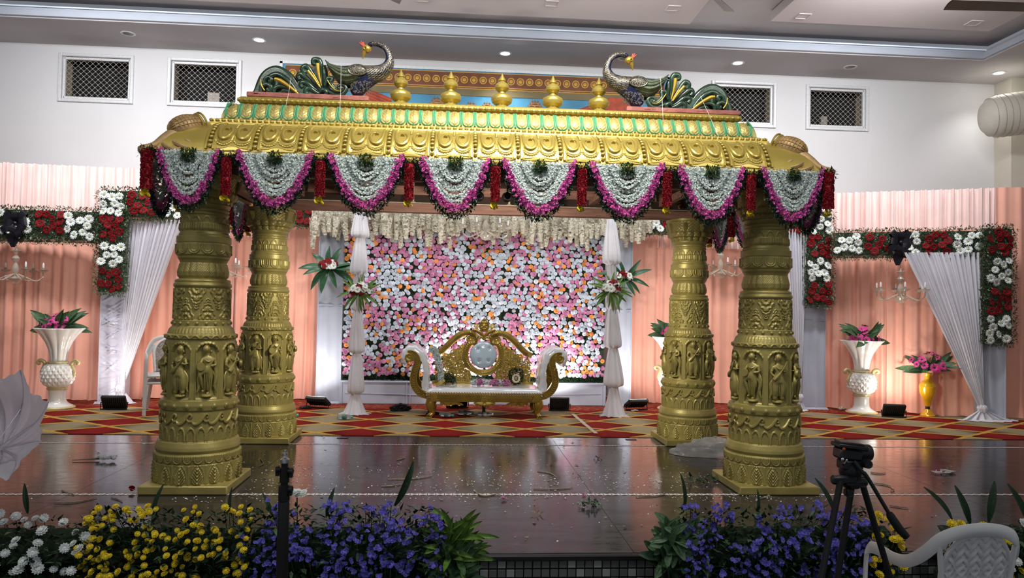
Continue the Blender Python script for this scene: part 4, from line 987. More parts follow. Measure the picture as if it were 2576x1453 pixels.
for nm, org, rz, L in fr:
    R_ = Matrix.Rotation(rz, 3, 'Z'); N_ = int((L-.9)/pitch); 
    for k in range(N_+1):
        s = (k-N_/2)*pitch
        b = O('bead_column', bcol_me, cy, org-CO+R_@Vector((s, 0, 0)), (0, 0, rz))
        if nm != 'back':
            for q in range(9): i, z, n = prof_at(CP, .08+q*.107); O('bead', bead_me, b, (0, i+n[0]*.006, z-2.48+n[1]*.006), scale=(.95, 1, 1.05)) if nm == 'front' else None
        if k < N_: O('cornice_panel', pan_me, cy, org-CO+R_@Vector((s+pitch/2, 0, 0)), (0, 0, rz))
    n = int((L-.86)/.1125)
    for k in range(n): O('lotus_leaf', leaf_me, cy, org-CO+R_@Vector(((k-(n-1)/2)*.1125, 0, 0)), (0, 0, rz))
    for (ins, z, sp) in ((.366, 2.922, .0475), (.525, 3.137, .0475)):
        n = int((L-2*ins)/sp)
        if nm == 'front':
            for k in range(n+1): O('bead', bead_me, cy, org-CO+R_@Vector(((k-n/2)*sp, ins, z-2.48)), (0, 0, rz))
        else:
            g = G()
            for k in range(n+1): ball(g, R_@Vector(((k-n/2)*sp, ins, z-2.48)), .015, 0, 6, 4)
            O('bead_row', g, cy, org-CO, mats='gold_lit', kind='stuff')
# hip ornaments
for (sx, X, Y, sy) in ((1, EX0, EY0, 1), (-1, EX1, EY0, 1), (1, EX0, EY1, -1), (-1, EX1, EY1, -1)):
    o = O('corner_ornament', None, cy, Vector((X, Y, 2.48))-CO); o.scale = (1, 1, 1)
    def h3(s, z, l=0): return (sx*(s-l*.707), sy*(s+l*.707), z-2.48)
    g = G(); tube(g, smooth_path([h3(-.015, 2.605), h3(.05, 2.632), h3(.11, 2.70), h3(.17, 2.76), h3(.23, 2.81), h3(.30, 2.86)], 16), [.018, .028, .042, .055, .06, .03], 10)
    box(g, h3(.0, 2.59), (.07, .07, .05), b=.01)
    for k in range(3):
        for l in (-1, 1): tube(g, smooth_path([h3(.09+.05*k, 2.66+.045*k, l*.02), h3(.08+.05*k, 2.625+.03*k, l*(.10+.02*k)), h3(.12+.05*k, 2.60+.03*k, l*(.15+.02*k)), h3(.15+.05*k, 2.63+.03*k, l*(.14+.02*k)), h3(.14+.05*k, 2.645+.03*k, l*(.12+.02*k))], 12), [.012, .018, .014, .012, .008], 7)
    O('scroll_ridge', g, o, mats='gold_brown')
    g = G(); c = Vector(h3(.225, 2.825)); ax = Vector((sx, sy, .55)).normalized(); q = ax.to_track_quat('X', 'Z').to_matrix(); ball(g, c, (.145, .095, .092), 0, 20, 12, R=q)
    for k in range(-4, 5):
        for dg_ in (0, 1):
            P = []
            for j in range(13):
                a = PI*j/12
                if dg_ == 0: x = k*.028; r = math.sqrt(max(0, 1-(x/.15)**2)); P.append((x, .097*r*math.cos(a), .094*r*math.sin(a)))
                else: b_ = (k+4.5)/9*PI; x = .15*math.cos(a); r = math.sin(a); P.append((x, .097*r*math.cos(b_), .094*r*math.sin(b_)))
            tube(g, [q@Vector(p)+c for p in P], .0035, 5)
    O('hatched_bulb', g, o, mats='gold_brown')
    g = G(); 
    for k, r in enumerate((.080, .088)): tube(g, [q@Vector((.10+.025*k, r*math.cos(a), r*math.sin(a)))+c for a in np.linspace(0, TAU, 25)], .012-.003*k, 6, caps=False)
    O('collar', g, o, mats='gold_lit')
for s_ in (-1, 1):
    g = G(); lathe(g, [(.001, -.04), (.03, -.035), (.035, .03), (.045, .05)], 16, ax='y'); tube(g, [(0, 0, .03), (0, 0, .12)], .008, 6); O('spotlight', g, cy, Vector((s_*.12, .10, 2.40))-CO, mats='black_plastic')
# frame beneath: beams, posts, joists
for (nm, a, b) in (('front', (-2.5, 0), (2.5, 0)), ('back', (-2.5, PD), (2.5, PD)), ('l', (-PX, -.15), (-PX, PD+.15)), ('r', (PX, -.15), (PX, PD+.15))):
    a = Vector((*a, 2.533)); b = Vector((*b, 2.533)); c = (a+b)/2; d = b-a; g = G()
    box(g, (0, 0, 0), (abs(d.x) or .10, abs(d.y) or .10, .10), b=.006); o = O('wooden_beam', g, cy, c-CO, mats='wood_brown')
    g = G(); box(g, (0, 0, .056), ((abs(d.x) or .12)-.02, (abs(d.y) or .12)-.02, .012), b=.002); O('pale_lath', g, o, mats='cream_metal')
for k in range(6):
    x = -2.0+k*.8; g = G(); box(g, (0, 0, 0), (.07, PD, .07), b=.005); O('joist', g, cy, Vector((x, PD/2, 2.66))-CO, mats='wood_brown')
for y in (PD-.02,):
    for k in range(8):
        x = -1.85+k*.53; g = G(); lathe(g, [(.035, 2.588), (.032, 2.60), (.014, 2.61), (.011, 2.64), (.011, 2.84), (.03, 2.855)], 12); O('metal_post', g, cy, Vector((x, y, 0))-CO, mats='cream_metal')
g = G(); box(g, (0, 0, 0), (4.5, .03, .10)); O('rear_fascia', g, cy, Vector((0, PD+.12, 2.75))-CO, mats='wood_brown')
# finials
g = G(); lathe(g, [(.098, 0), (.096, .012), (.088, .030), (.060, .048), (.052, .056), (.052, .064), (.066, .072), (.086, .088), (.0935, .108), (.0935, .124), (.084, .142), (.050, .162), (.032, .170), (.030, .184), (.046, .192), (.062, .212), (.064, .230), (.052, .252), (.030, .266), (.026, .272), (.034, .280), (.030, .290), (.014, .320), (.001, .350)], 40); me = mesh('finial', g, 'gold_lit', 30)
for i, px in enumerate((1007, 1133, 1262, 1390, 1506)):
    x = aty(px, 270, .34).x; o = O('kalash_finial', me, None, (x, .34, 3.169)); tag(o, ['leftmost golden pot finial, beside the left peacock', 'second golden pot finial from the left on the canopy ridge', 'middle golden pot finial on the canopy ridge, under the bright downlight', 'fourth golden pot finial from the left on the canopy ridge', 'rightmost golden pot finial, beside the right peacock'][i], 'finial', 'pot finials on the canopy')
# ================================================================ peacocks
def peacock(label, x0, s):
    t = thing('peacock_statue', label, 'statue', (x0, .22, 3.168)); 
    def p(zx, zy, y=0): X = (zx-130)/1980; return (s*X, y, (960+(zx-130)*.036-zy)/1980+.045)
    g = G(); V = [(0, -.10), (1.0, -.10), (1.0, .12), (0, .12)]; box(g, (s*.5, .01, .022), (1.0, .22, .042), b=.006)
    for k in range(9): box(g, (s*rnd(.05, .95), -.098, rnd(.008, .03)), (rnd(.03, .09), .008, rnd(.008, .016)), b=.002)
    O('plank_base', g, t, mats='pink_plaster')
    def sw(g, P, r, m=0, y=0, n=26, fl=.8): tube(g, smooth_path([p(a, b, y) for a, b in P], n), [k/1980 for k in r], 10, m=m, flat=fl)
    g = G()
    sw(g, [(150, 935), (215, 900), (270, 780), (330, 650), (430, 550), (560, 520), (700, 590), (820, 700), (920, 850), (980, 975)], [22, 40, 55, 60, 58, 60, 62, 58, 50, 35], y=.02)
    sw(g, [(340, 930), (370, 800), (440, 690), (560, 630), (680, 680), (800, 790), (900, 930)], [30, 55, 50, 48, 50, 44, 30], y=-.015); 
    sw(g, [(370, 800), (400, 720), (470, 700), (500, 750), (460, 780)], [26, 30, 34, 36, 44], y=-.045); sw(g, [(330, 960), (340, 860), (420, 820), (490, 860), (480, 930), (440, 910), (440, 880)], [30, 34, 38, 40, 34, 26, 20], y=-.05)
    sw(g, [(540, 950), (560, 880), (640, 850), (760, 880), (860, 960)], [30, 36, 32, 28, 20], y=-.045); sw(g, [(660, 960), (700, 920), (790, 940), (860, 990)], [18, 24, 20, 12], y=-.05)
    for P in ([(1330, 900), (1290, 700), (1290, 500), (1250, 390), (1170, 380), (1160, 440), (1200, 450)], [(1320, 910), (1200, 720), (1110, 560), (1040, 490), (985, 530), (1010, 600), (1050, 580)], [(1310, 920), (1150, 780), (1050, 690), (960, 620), (915, 660), (950, 720)], [(1300, 940), (1180, 870), (1080, 790), (1000, 760), (960, 800), (1000, 850)], [(1290, 960), (1200, 920), (1120, 870), (1060, 880), (1050, 940), (1090, 940)], [(1350, 900), (1360, 700), (1350, 560), (1330, 480)]):
        sw(g, P, [18, 34, 46, 50, 46, 38, 40], y=-.01)
    for P in ([(1370, 840), (1400, 740), (1440, 700), (1490, 730), (1470, 800), (1560, 900), (1680, 910), (1720, 870)], [(1290, 940), (1340, 900), (1400, 950), (1370, 1000), (1330, 990)], [(1350, 890), (1450, 940), (1550, 990), (1660, 980), (1725, 900), (1690, 830), (1620, 820), (1590, 870), (1630, 890)], [(1450, 870), (1540, 930), (1640, 930)]): sw(g, P, [22, 32, 36, 38, 34, 30, 26, 20], y=-.045)
    pl = [(200, 945), (260, 800), (340, 640), (440, 560), (560, 525), (700, 600), (820, 700), (900, 790), (960, 640), (1010, 520), (1060, 560), (1140, 560), (1190, 400), (1270, 430), (1320, 600), (1400, 700), (1520, 860), (1700, 860), (1690, 960), (1500, 1000), (980, 985), (200, 955)]
    Q = [p(a, b) for a, b in pl]; extrude_poly(g, [(q_[0], q_[2]) for q_ in (Q[::-1] if s > 0 else Q)], -.012, .03); O('scrolled_tail', g, t, mats='dark_green_gloss')
    g = G(); sw(g, [(560, 740), (640, 760), (780, 850), (880, 930), (950, 985)], [30, 34, 30, 24, 14], y=-.065); sw(g, [(1245, 470), (1270, 650), (1320, 840)], [34, 26, 8], y=-.055); sw(g, [(1090, 590), (1180, 700), (1290, 860)], [26, 22, 8], y=-.05); sw(g, [(1180, 640), (1250, 760), (1300, 850)], [10, 12, 6], y=-.05); sw(g, [(330, 740), (345, 840), (400, 930)], [10, 14, 12], y=-.06)
    sw(g, [(1420, 760), (1480, 850), (1570, 930), (1660, 940)], [8, 10, 9, 6], y=-.075); O('gold_streaks', g, t, mats='gold_streak')
    # one continuous body, neck and breast
    def q(a, b, r, y=0): P = p(a, b-25 if a < 2200 and b > 500 else b, y); return (*P, r/1980)
    j = q(2060, 650, 178)
    body = [[q(1500, 560, 60), q(1640, 610, 115), q(1850, 640, 170), j, q(2260, 590, 135), q(2385, 490, 98), q(2425, 370, 70), q(2400, 250, 60), q(2330, 150, 54), q(2220, 95, 50), q(2120, 90, 46), q(2050, 140, 46)], [j, q(1990, 800, 150), q(1890, 930, 130), q(1820, 1010, 110)]]
    O('body', skin('body', body, 'navy', 2), t)
    g = G(); rr = random.Random(4)
    path = smooth_path([q(*a) for a in [(2080, 655, 165), (2260, 595, 136), (2385, 492, 98), (2428, 372, 68), (2405, 250, 58), (2330, 150, 52), (2220, 93, 48), (2110, 90, 46)]], 60)
    for i, pt in enumerate(path[:-1]):
        T_ = (np.array(path[i+1][:3])-np.array(pt[:3])); T_ /= np.linalg.norm(T_); B = np.array([0, 1, 0.]); Nn = np.cross(T_, B); r = pt[3]; nn = int(TAU*r/.018)
        for k in range(nn):
            a = TAU*(k+.5*(i % 2))/nn; nrm = Nn*math.cos(a)+B*math.sin(a); c = np.array(pt[:3])+nrm*(r*.96); R_ = Matrix((Vector(-T_), Vector(nrm).cross(Vector(-T_)), Vector(nrm))).transposed()
            V = np.array([(-.010, 0, 0), (-.004, .0075, .003), (.007, .005, .004), (.010, 0, .004), (.007, -.005, .004), (-.004, -.0075, .003)])*(.86 if i < 25 else .66); g.add(V@np.array(R_).T+c, [[0, 5, 4, 3, 2, 1]])
    for k in range(140): a, b = rr.uniform(1800, 2150), rr.uniform(780, 980); P = p(a, b); yy = -.082*math.sqrt(max(.05, 1-((a-1960+(b-850)*.8)/200)**2)); put(g, SM, (P[0], yy-.012, P[2]), .006, (0, -1, .2))
    O('scales', g, t, mats='silver_scale', smooth=False, kind='stuff')
    g = G()
    for sd in (-1, 1):
        def wing(u, v):
            zx = 1375+(2110-1375)*u; top = np.interp(u, [0, .12, .4, .6, .8, 1], [380, 440, 490, 470, 440, 560]); bot = np.interp(u, [0, .1, .3, .5, .75, 1], [400, 560, 740, 800, 740, 600]); zy = top+(bot-top)*v; bul = math.sin(PI*min(1, max(0, v)))**.6*math.sin(PI*min(1, .12+u*.85))**.5; P = p(zx, zy+30); return (P[0], sd*(.045+.055*bul+.004*math.sin(v*22)+.002*math.sin(u*90+v*30)), P[2])
        grid(g, wing, 40, 22)
        for v0 in (.25, .45, .65, .85, 1.0): tube(g, [tuple(np.array(wing(u, v0))+np.array([0, sd*.004, 0])) for u in np.linspace(.05, .97, 14)], .0035, 5)
    O('wing', g, t, mats='wing_olive')
    g = G()
    for sd in (-1, 1):
        c = p(1920, 600); ring = [(c[0]+.078*math.cos(a), sd*.105, c[2]+.045*math.sin(a)) for a in np.linspace(0, TAU, 25)]; tube(g, ring, .004, 5, caps=False); ball(g, (c[0], sd*.082, c[2]), (.078, .026, .045), 0, 16, 8)
        for k in range(46): a, r = k*2.4, math.sqrt(k/46); put(g, SM, (c[0]+.068*r*math.cos(a), sd*(.110-.018*r*r), c[2]+.038*r*math.sin(a)), .009, (0, sd, 0))
    O('shoulder_scales', g, t, mats='silver_scale')
    g = G(); c = p(2035, 185); ball(g, c, (.040, .032, .036), 0, 14, 10); tube(g, [p(2010, 210), p(1985, 280), p(1972, 350)], [.026, .014, .003], 10)
    for sd in (-1, 1): tube(g, [(c[0]+s*.012*math.cos(a)-s*.008, sd*.031, c[2]+.012*math.sin(a)) for a in np.linspace(0, TAU, 13)], .003, 5, caps=False)
    hd = O('head', g, t, mats='gold_streak'); g = G()
    for sd in (-1, 1): ball(g, (c[0]-s*.008, sd*.031, c[2]), (.007, .005, .007), 0, 8, 5)
    O('eye', g, hd, mats='black_plastic'); g = G()
    for k, (a, b) in enumerate(((1910, 70), (1940, 50), (1975, 60), (1990, 95))): tube(g, [p(1990, 150), p((1990+a)/2, (150+b)/2), p(a, b)], [.004, .009, .004], 6)
    O('crest', g, hd, mats='red_comb'); return t
peacock('left peacock statue on a pink plank, head turned back over its body', -2.06, 1); peacock('right peacock statue on a pink plank, facing the finials', 2.135, -1)
for i, (p0, p1) in enumerate((((732, 195), (719, 268)), ((858, 155), (855, 275)), ((1661, 195), (1668, 305)), ((1762, 242), (1810, 350)))):
    a = aty(*p0, .10); b = aty(*p1, .02+(-.06 if i == 3 else 0)); g = G(); m_ = (a+b)/2; tube(g, [a-b, m_-b+Vector((.004, -.004, -.004)), Vector((0, 0, 0))], .0016, 5); o = O('tie_string', g, None, b, mats='white_cloth'); tag(o, 'thin white tie string over the '+['left side of the left peacock tail', 'breast side of the left peacock', 'middle of the right peacock tail', 'outer end of the right peacock tail'][i], 'string')
# ================================================================ garlands on the eave
def U(a, D, n, pw_=2.1): 
    out = []
    for k in range(n+1): x = -a+2*a*k/n; out.append((x, -D*(1-abs(x/a)**pw_)))
    # resample by arc length
    P = np.array(out); d = np.r_[0, np.cumsum(np.hypot(*np.diff(P, axis=0).T))]; s = np.linspace(0, d[-1], n+1); return np.c_[np.interp(s, d, P[:, 0]), np.interp(s, d, P[:, 1])]
def swag_meshes(seed):
    random.seed(seed); me = []
    g = G()
    for k in range(8):
        a = .235*(1-.098*k); D = .315-.036*k-rnd(0, .01); P = U(a, D, max(20, int((2*a+2*D)/.0075)))
        for x, z in P:
            for _ in range(4): put(g, SM, (x+rnd(-.010, .010), rnd(-.024, .0)-.004*(8-k) % .02, z+rnd(-.0105, .0105)), rnd(.0065, .0095), (rnd(-.7, .7), -1, rnd(-.5, .8)))
    me.append(mesh('white_strings', g, 'garland_white', False))
    g = G(); P = U(.262, .365, 74)
    for x, z in P:
        for _ in range(6): put(g, PT, (x+rnd(-.028, .028), rnd(-.036, .008), z+rnd(-.028, .028)), rnd(.014, .020), (rnd(-1, 1), -1, rnd(-1, 1)))
    me.append(mesh('pink_garland', g, 'garland_pink', False))
    g = G(); P = U(.300, .425, 90)
    for x, z in P:
        for _ in range(10): v = rvec(); v.y -= .3; put(g, LF, (x+rnd(-.02, .02), rnd(-.012, .012), z+rnd(-.022, .022)), rnd(.022, .042), R=leafR(v))
    me.append(mesh('leaf_garland', g, 'leaf_blue', False))
    g = G()
    for _ in range(260): v = rvec(); v.y = -abs(v.y)*.6; put(g, LF, (rnd(-.05, .05), rnd(-.045, -.02), rnd(-.075, .012)), rnd(.018, .034), R=leafR(v))
    me.append(mesh('leaf_tuft', g, 'leaf_mid', False)); return me
SW = [swag_meshes(s) for s in (1, 2, 3)]; random.seed(99)
def swag(label, c, w_, rz=0, k=0, group='flower swags along the front eave', hz=1):
    t = thing('flower_swag', label, 'garland', c, rz, group)
    for nm, me, kd in zip(('white_strings', 'pink_garland', 'leaf_garland', 'leaf_tuft'), SW[k % 3], range(4)): O(nm, me, t, scale=(w_/.60, 1, hz) if kd < 3 else 1, kind='stuff')
def red_mesh(seed, L):
    random.seed(seed); g = G(); tube(g, [(0, 0, 0), (0, 0, -L)], .028, 12)
    for _ in range(420): a = rnd(0, TAU); z = -rnd(0, L); put(g, PT, (.028*math.cos(a), .028*math.sin(a), z), rnd(.009, .013), (math.cos(a), math.sin(a), rnd(-.4, .4)))
    return mesh('rose_rope', g, 'garland_red', False)
RD = [red_mesh(5, .265), red_mesh(6, .275)]
random.seed(8); g = G()
for _ in range(9): put(g, MU, (rnd(-.022, .022), rnd(-.02, .02), rnd(-.03, .02)), rnd(.016, .022), rvec())
YT = mesh('yellow_tip', g, 'yellow_petal', False)
g = G()
for _ in range(170): v = rvec(); put(g, LF, (rnd(-.07, .07), rnd(-.01, .02), rnd(-.05, .02)), rnd(.02, .04), R=leafR(v))
KT = mesh('knot_leaves', g, 'leaf_blue', False)
ordn = ['first', 'second', 'third', 'fourth', 'fifth', 'sixth', 'seventh', 'eighth']
sp = [(400, 558, 370), (597, 793, 391), (827, 1018, 400), (1055, 1234, 404), (1262, 1450, 412), (1481, 1668, 420), (1701, 1870, 428), (1910, 2068, 428)]
for i, (a, b, y) in enumerate(sp):
    A = aty(a, y, -.435); B = aty(b, y+ (8 if i < 5 else 4), -.435); c = (A+B)/2
    lab = ordn[i]+' white, pink and green flower swag from the left on the front eave' if i < 7 else 'rightmost white, pink and green flower swag on the front eave'
    swag(lab, (c.x, -.455, 2.578), (B.x-A.x)*1.03, k=i)
rp = [373, 572, 808, 1031, 1247, 1464, 1677, 1887, 2081]
for i, px in enumerate(rp):
    p = aty(px, 400, -.455); t = thing('red_rose_rope', ['leftmost', 'second', 'third', 'fourth', 'middle', 'sixth', 'seventh', 'eighth', 'rightmost'][i]+(' from the left,' if i in (1, 2, 3, 5, 6, 7) else '')+' red rose rope hanging from the front eave with a yellow tip', 'garland', (p.x, -.480, 2.535 if 0 < i < 8 else 2.575), 0, 'red rose ropes on the front eave')
    O('rose_rope', RD[i % 2], t, rot=(0, 0, i), scale=(1.15, 1.15, 1.08) if i in (0, 8) else 1); O('yellow_tip', YT, t, (0, 0, -.29 if 0 < i < 8 else -.31), kind='stuff'); O('knot_leaves', KT, t, (0, .02, .01), kind='stuff')
for sd, X, rz in (('left', EX0-.02, -PI/2), ('right', EX1+.02, PI/2)):
    for k in range(4):
        y = EY0+.40+k*.71; swag('%s swag %s on the %s side eave, seen edge-on' % ('nearest first' if k == 0 else ordn[k], 'from the front', sd), (X, y, 2.578), .60, rz, k, 'flower swags on the side eaves')
        t = thing('red_rose_rope', '%s red rose rope behind the front corner on the %s side eave' % (ordn[k], sd), 'garland', (X, y+.355, 2.54), rz, 'red rose ropes on the side eaves'); O('rose_rope', RD[k % 2], t); O('yellow_tip', YT, t, (0, 0, -.29), kind='stuff')
# ================================================================ throne sofa
SX, SY = .10, 3.95
so = thing('throne_sofa', 'golden carved throne sofa with silver vinyl cushions before the rose wall', 'sofa', (SX, SY, 0))
def Z(zx, zy): return ((zx-1070)/901, (1300-zy)/901)
def ztube(g, P, r, y=0, n=24, m=0, k=8, fl=1): tube(g, [(a, y, b) for a, b in smooth_path([Z(*p) for p in P], n)], r, k, m, fl)
armL = [(420, 1035), (330, 1010), (265, 950), (232, 870), (240, 760), (270, 660), (262, 590), (215, 545), (160, 545), (125, 585), (140, 640), (185, 645)]
def outline(P, w0, w1, n=26):
    C = [np.array(Z(*p)) for p in P]; C = smooth_path(C, n); L = []; Rr = []
    for i, c in enumerate(C):
        t = np.array(C[min(i+1, n)])-np.array(C[max(i-1, 0)]); t = t[:2]/(np.linalg.norm(t[:2])+1e-9); nn = np.array([-t[1], t[0]]); w_ = w0+(w1-w0)*i/n; L.append(c[:2]+nn*w_); Rr.append(c[:2]-nn*w_)
    return C, L, Rr
for s, nm in ((1, 'left'), (-1, 'right')):
    t = O('arm', None, so)
    def mx(P): return [(p[0]*s, p[1]) for p in P]
    for y0 in (-.30, .33):
        g = G(); C, A, B = outline(armL[:9], .040, .034); n = len(C)
        V = [(a[0]*s, y0, a[1]) for a in A]+[(b[0]*s, y0, b[1]) for b in B]+[(a[0]*s, y0+.055, a[1]) for a in A]+[(b[0]*s, y0+.055, b[1]) for b in B]; Fc = []
        for i in range(n-1): Fc += [[i, i+1, n+i+1, n+i], [2*n+i, 3*n+i, 3*n+i+1, 2*n+i+1], [i, 2*n+i, 2*n+i+1, i+1], [n+i, n+i+1, 3*n+i+1, 3*n+i]]
        g.add(V, Fc); 
        for q in (A, B): tube(g, [(a[0]*s, y0-.004, a[1]) for a in q], .009, 6)
        tube(g, [(c[0]*s, y0-.004, c[1]) for c in C], .006, 6)
        for i in range(1, n-3):
            for sd, E_ in ((1, A), (-1, B)):
                a = np.array(C[i][:2]); b = E_[i]; b2 = E_[min(i+1, n-1)]; tube(g, [(a[0]*s, y0-.006, a[1]), ((b2[0]*.9+a[0]*.1)*s, y0-.008, b2[1]*.9+a[1]*.1)], [.008, .005], 5)
        c = Z(178, 585); lathe(g, [(.001, -.02), (.018, -.018), (.022, -.008), (.045, -.012), (.055, -.004), (.055, .05)], 24, c=(c[0]*s, y0, c[1]), ax='y')
        tube(g, spiral((c[0]*s, c[1]), .068, .03, PI/2 if s > 0 else PI/2, -s*1.2, 24, y=y0-.004), .010, 6); O('carved_scroll', g, t, mats='gold_sofa')
    g = G(); padp = [(395, 985), (408, 900), (410, 780), (395, 660), (350, 540), (270, 462), (180, 450), (110, 490), (80, 560), (95, 640), (130, 690)]; inn = [(330, 985), (330, 880), (345, 780), (335, 690), (300, 600), (240, 545), (180, 540), (140, 560), (125, 590), (130, 620), (150, 650)]
    A = smooth_path([Z(*p) for p in padp], 40); B = smooth_path([Z(*p) for p in inn], 40)
    def pad(u, v):
        i = u*40; i0 = min(int(i), 39); f = i-i0; a = np.array(A[i0])*(1-f)+np.array(A[i0+1])*f; b = np.array(B[i0])*(1-f)+np.array(B[i0+1])*f
        if v < .12: e = v/.12; y = -.285+.03*(1-math.sqrt(max(0, 1-(1-e)**2)))*0+.0; p = b+(a-b)*math.sin(e*PI/2); y = -.245-.045*math.cos(e*PI/2)
        elif v > .88: e = (1-v)/.12; p = b+(a-b)*math.sin(e*PI/2); y = .275+.045*math.cos(e*PI/2)
        else: p = a; y = -.245+(v-.12)/.76*.52
        wr = .006*math.sin(u*60+math.sin(v*9)*2)*(1 if .1 < v < .9 else .6); d_ = (a-b)/(np.linalg.norm(a-b)+1e-6); p = p+d_*wr; return (p[0]*s, y, p[1])
    grid(g, pad, 70, 34); O('arm_cushion', g, t, mats='vinyl_white', smooth='all')
# seat
g = G()
def seat(u, v):
    x = (u-.5)*2; y = (v-.5)*2; e = 4; k = max(abs(x), abs(y)); d = (abs(x)**e+abs(y)**e)**(1/e)
    X = x*.76; Y = y*.33; h = .055*(max(0, 1-max(abs(x)**14, abs(y)**10)))**.5; return (X, Y, .345+h+.003*math.sin(x*31+y*5)*math.sin(y*7))
grid(g, seat, 70, 34); grid(g, lambda u, v: ((u-.5)*1.52, -.33-.012*math.sin(PI*v), .345-.05*v), 20, 5); O('seat_cushion', g, so, mats='vinyl_white', smooth='all')
g = G(); box(g, (0, -.31, .278), (1.50, .06, .105), b=.01); box(g, (0, .33, .278), (1.5, .05, .105)); box(g, (0, 0, .30), (1.48, .60, .05)); 
for z in (.228, .272, .326): tube(g, [(-.76, -.344, z), (.76, -.344, z)], .006, 6)
for k in range(62):
    x = -.73+k*.0237; 
    if min(abs(x-c) for c in (-.66, 0, .68)) < .055: continue
    d = 1 if x < 0 else -1
    tube(g, [(x-.012*d, -.346, .232), (x+.010*d, -.349, .268)], [.008, .005], 5); tube(g, [(x-.012*d, -.346, .322), (x+.010*d, -.349, .276)], [.006, .004], 5)
O('front_rail', g, so, mats='gold_sofa')
g = G(); P = [(-.78+1.56*k/240, -.340+.007*math.cos(k*1.2), .338+.007*math.sin(k*1.2)) for k in range(241)]; tube(g, P, .006, 5); O('rope_trim', g, so, mats='gold_brown')
for x in (-.66, 0, .68):
    g = G(); box(g, (0, 0, 0), (.10, .03, .10), b=.008); lathe(g, [(.03, -.016), (.03, -.022), (.012, -.02), (.010, -.03), (.001, -.032)], 14, ax='y')
    for k in range(6): a = TAU*k/6; ball(g, (.022*math.cos(a), -.018, .022*math.sin(a)), (.012, .008, .008), 0, 6, 4, R=Euler((0, -a, 0)).to_matrix())
    O('rosette_block', g, so, (x, -.335, .278), mats='gold_sofa')
g = G()
for k in range(7): a = PI+PI*(k+.5)/7; tube(g, [(0, -.33, .22), (.06*math.cos(a)*1.3, -.345, .215+.03*math.sin(a)), (.115*math.cos(a)*1.25, -.335, .222+.062*math.sin(a))], [.012, .022, .010], 7)
O('lotus_apron', g, so, mats='gold_sofa')
for s in (-1, 1):
    g = G(); pts = [(.58, .225), (.36, .225), (.30, .205), (.27, .18), (.33, .172), (.37, .19), (.42, .178), (.47, .165), (.52, .178), (.58, .19)]; extrude_poly(g, [(s*a, b) for a, b in (pts if s < 0 else pts[::-1])], -.335, -.31)
    for a, b in ((.33, .195), (.44, .19), (.53, .195)): tube(g, spiral((s*a, b), .025, .008, 0, s*1.1, 12, y=-.34), .005, 5)
    O('scroll_apron', g, so, mats='gold_sofa')
for x, y in ((-.70, -.28), (.71, -.28), (-.70, .30), (.71, .30)):
    g = G(); s = 1 if x > 0 else -1; tube(g, smooth_path([(x, y, .24), (x+s*.005, y-.01, .19), (x-s*.012, y, .12), (x-s*.02+.01, y, .07), (x+s*.01, y-.012, .035), (x+s*.02, y-.03, .018)], 20), [.060, .062, .044, .032, .034, .038], 14)
    for k in range(4): ball(g, (x+s*.02+(-.03+.02*k), y-.05, .014), (.013, .022, .014), 0, 8, 5)
    for k in range(5): a = -PI*.9+PI*.8*k/4; tube(g, smooth_path([(x+.060*math.cos(a), y+.060*math.sin(a), .235), (x+.060*math.cos(a)*1.05, y+.062*math.sin(a), .17), (x-s*.01+.04*math.cos(a), y+.04*math.sin(a), .11)], 8), [.006, .010, .004], 5)
    O('leg', g, so, mats='gold_sofa')
g = G(); tube(g, [(0, -.1, .28), (0, -.1, .004)], .022, 10); lathe(g, [(.03, .0), (.03, .01), (.02, .02)], 12, c=(0, -.1, .002)); O('centre_post', g, so, mats='black_plastic')
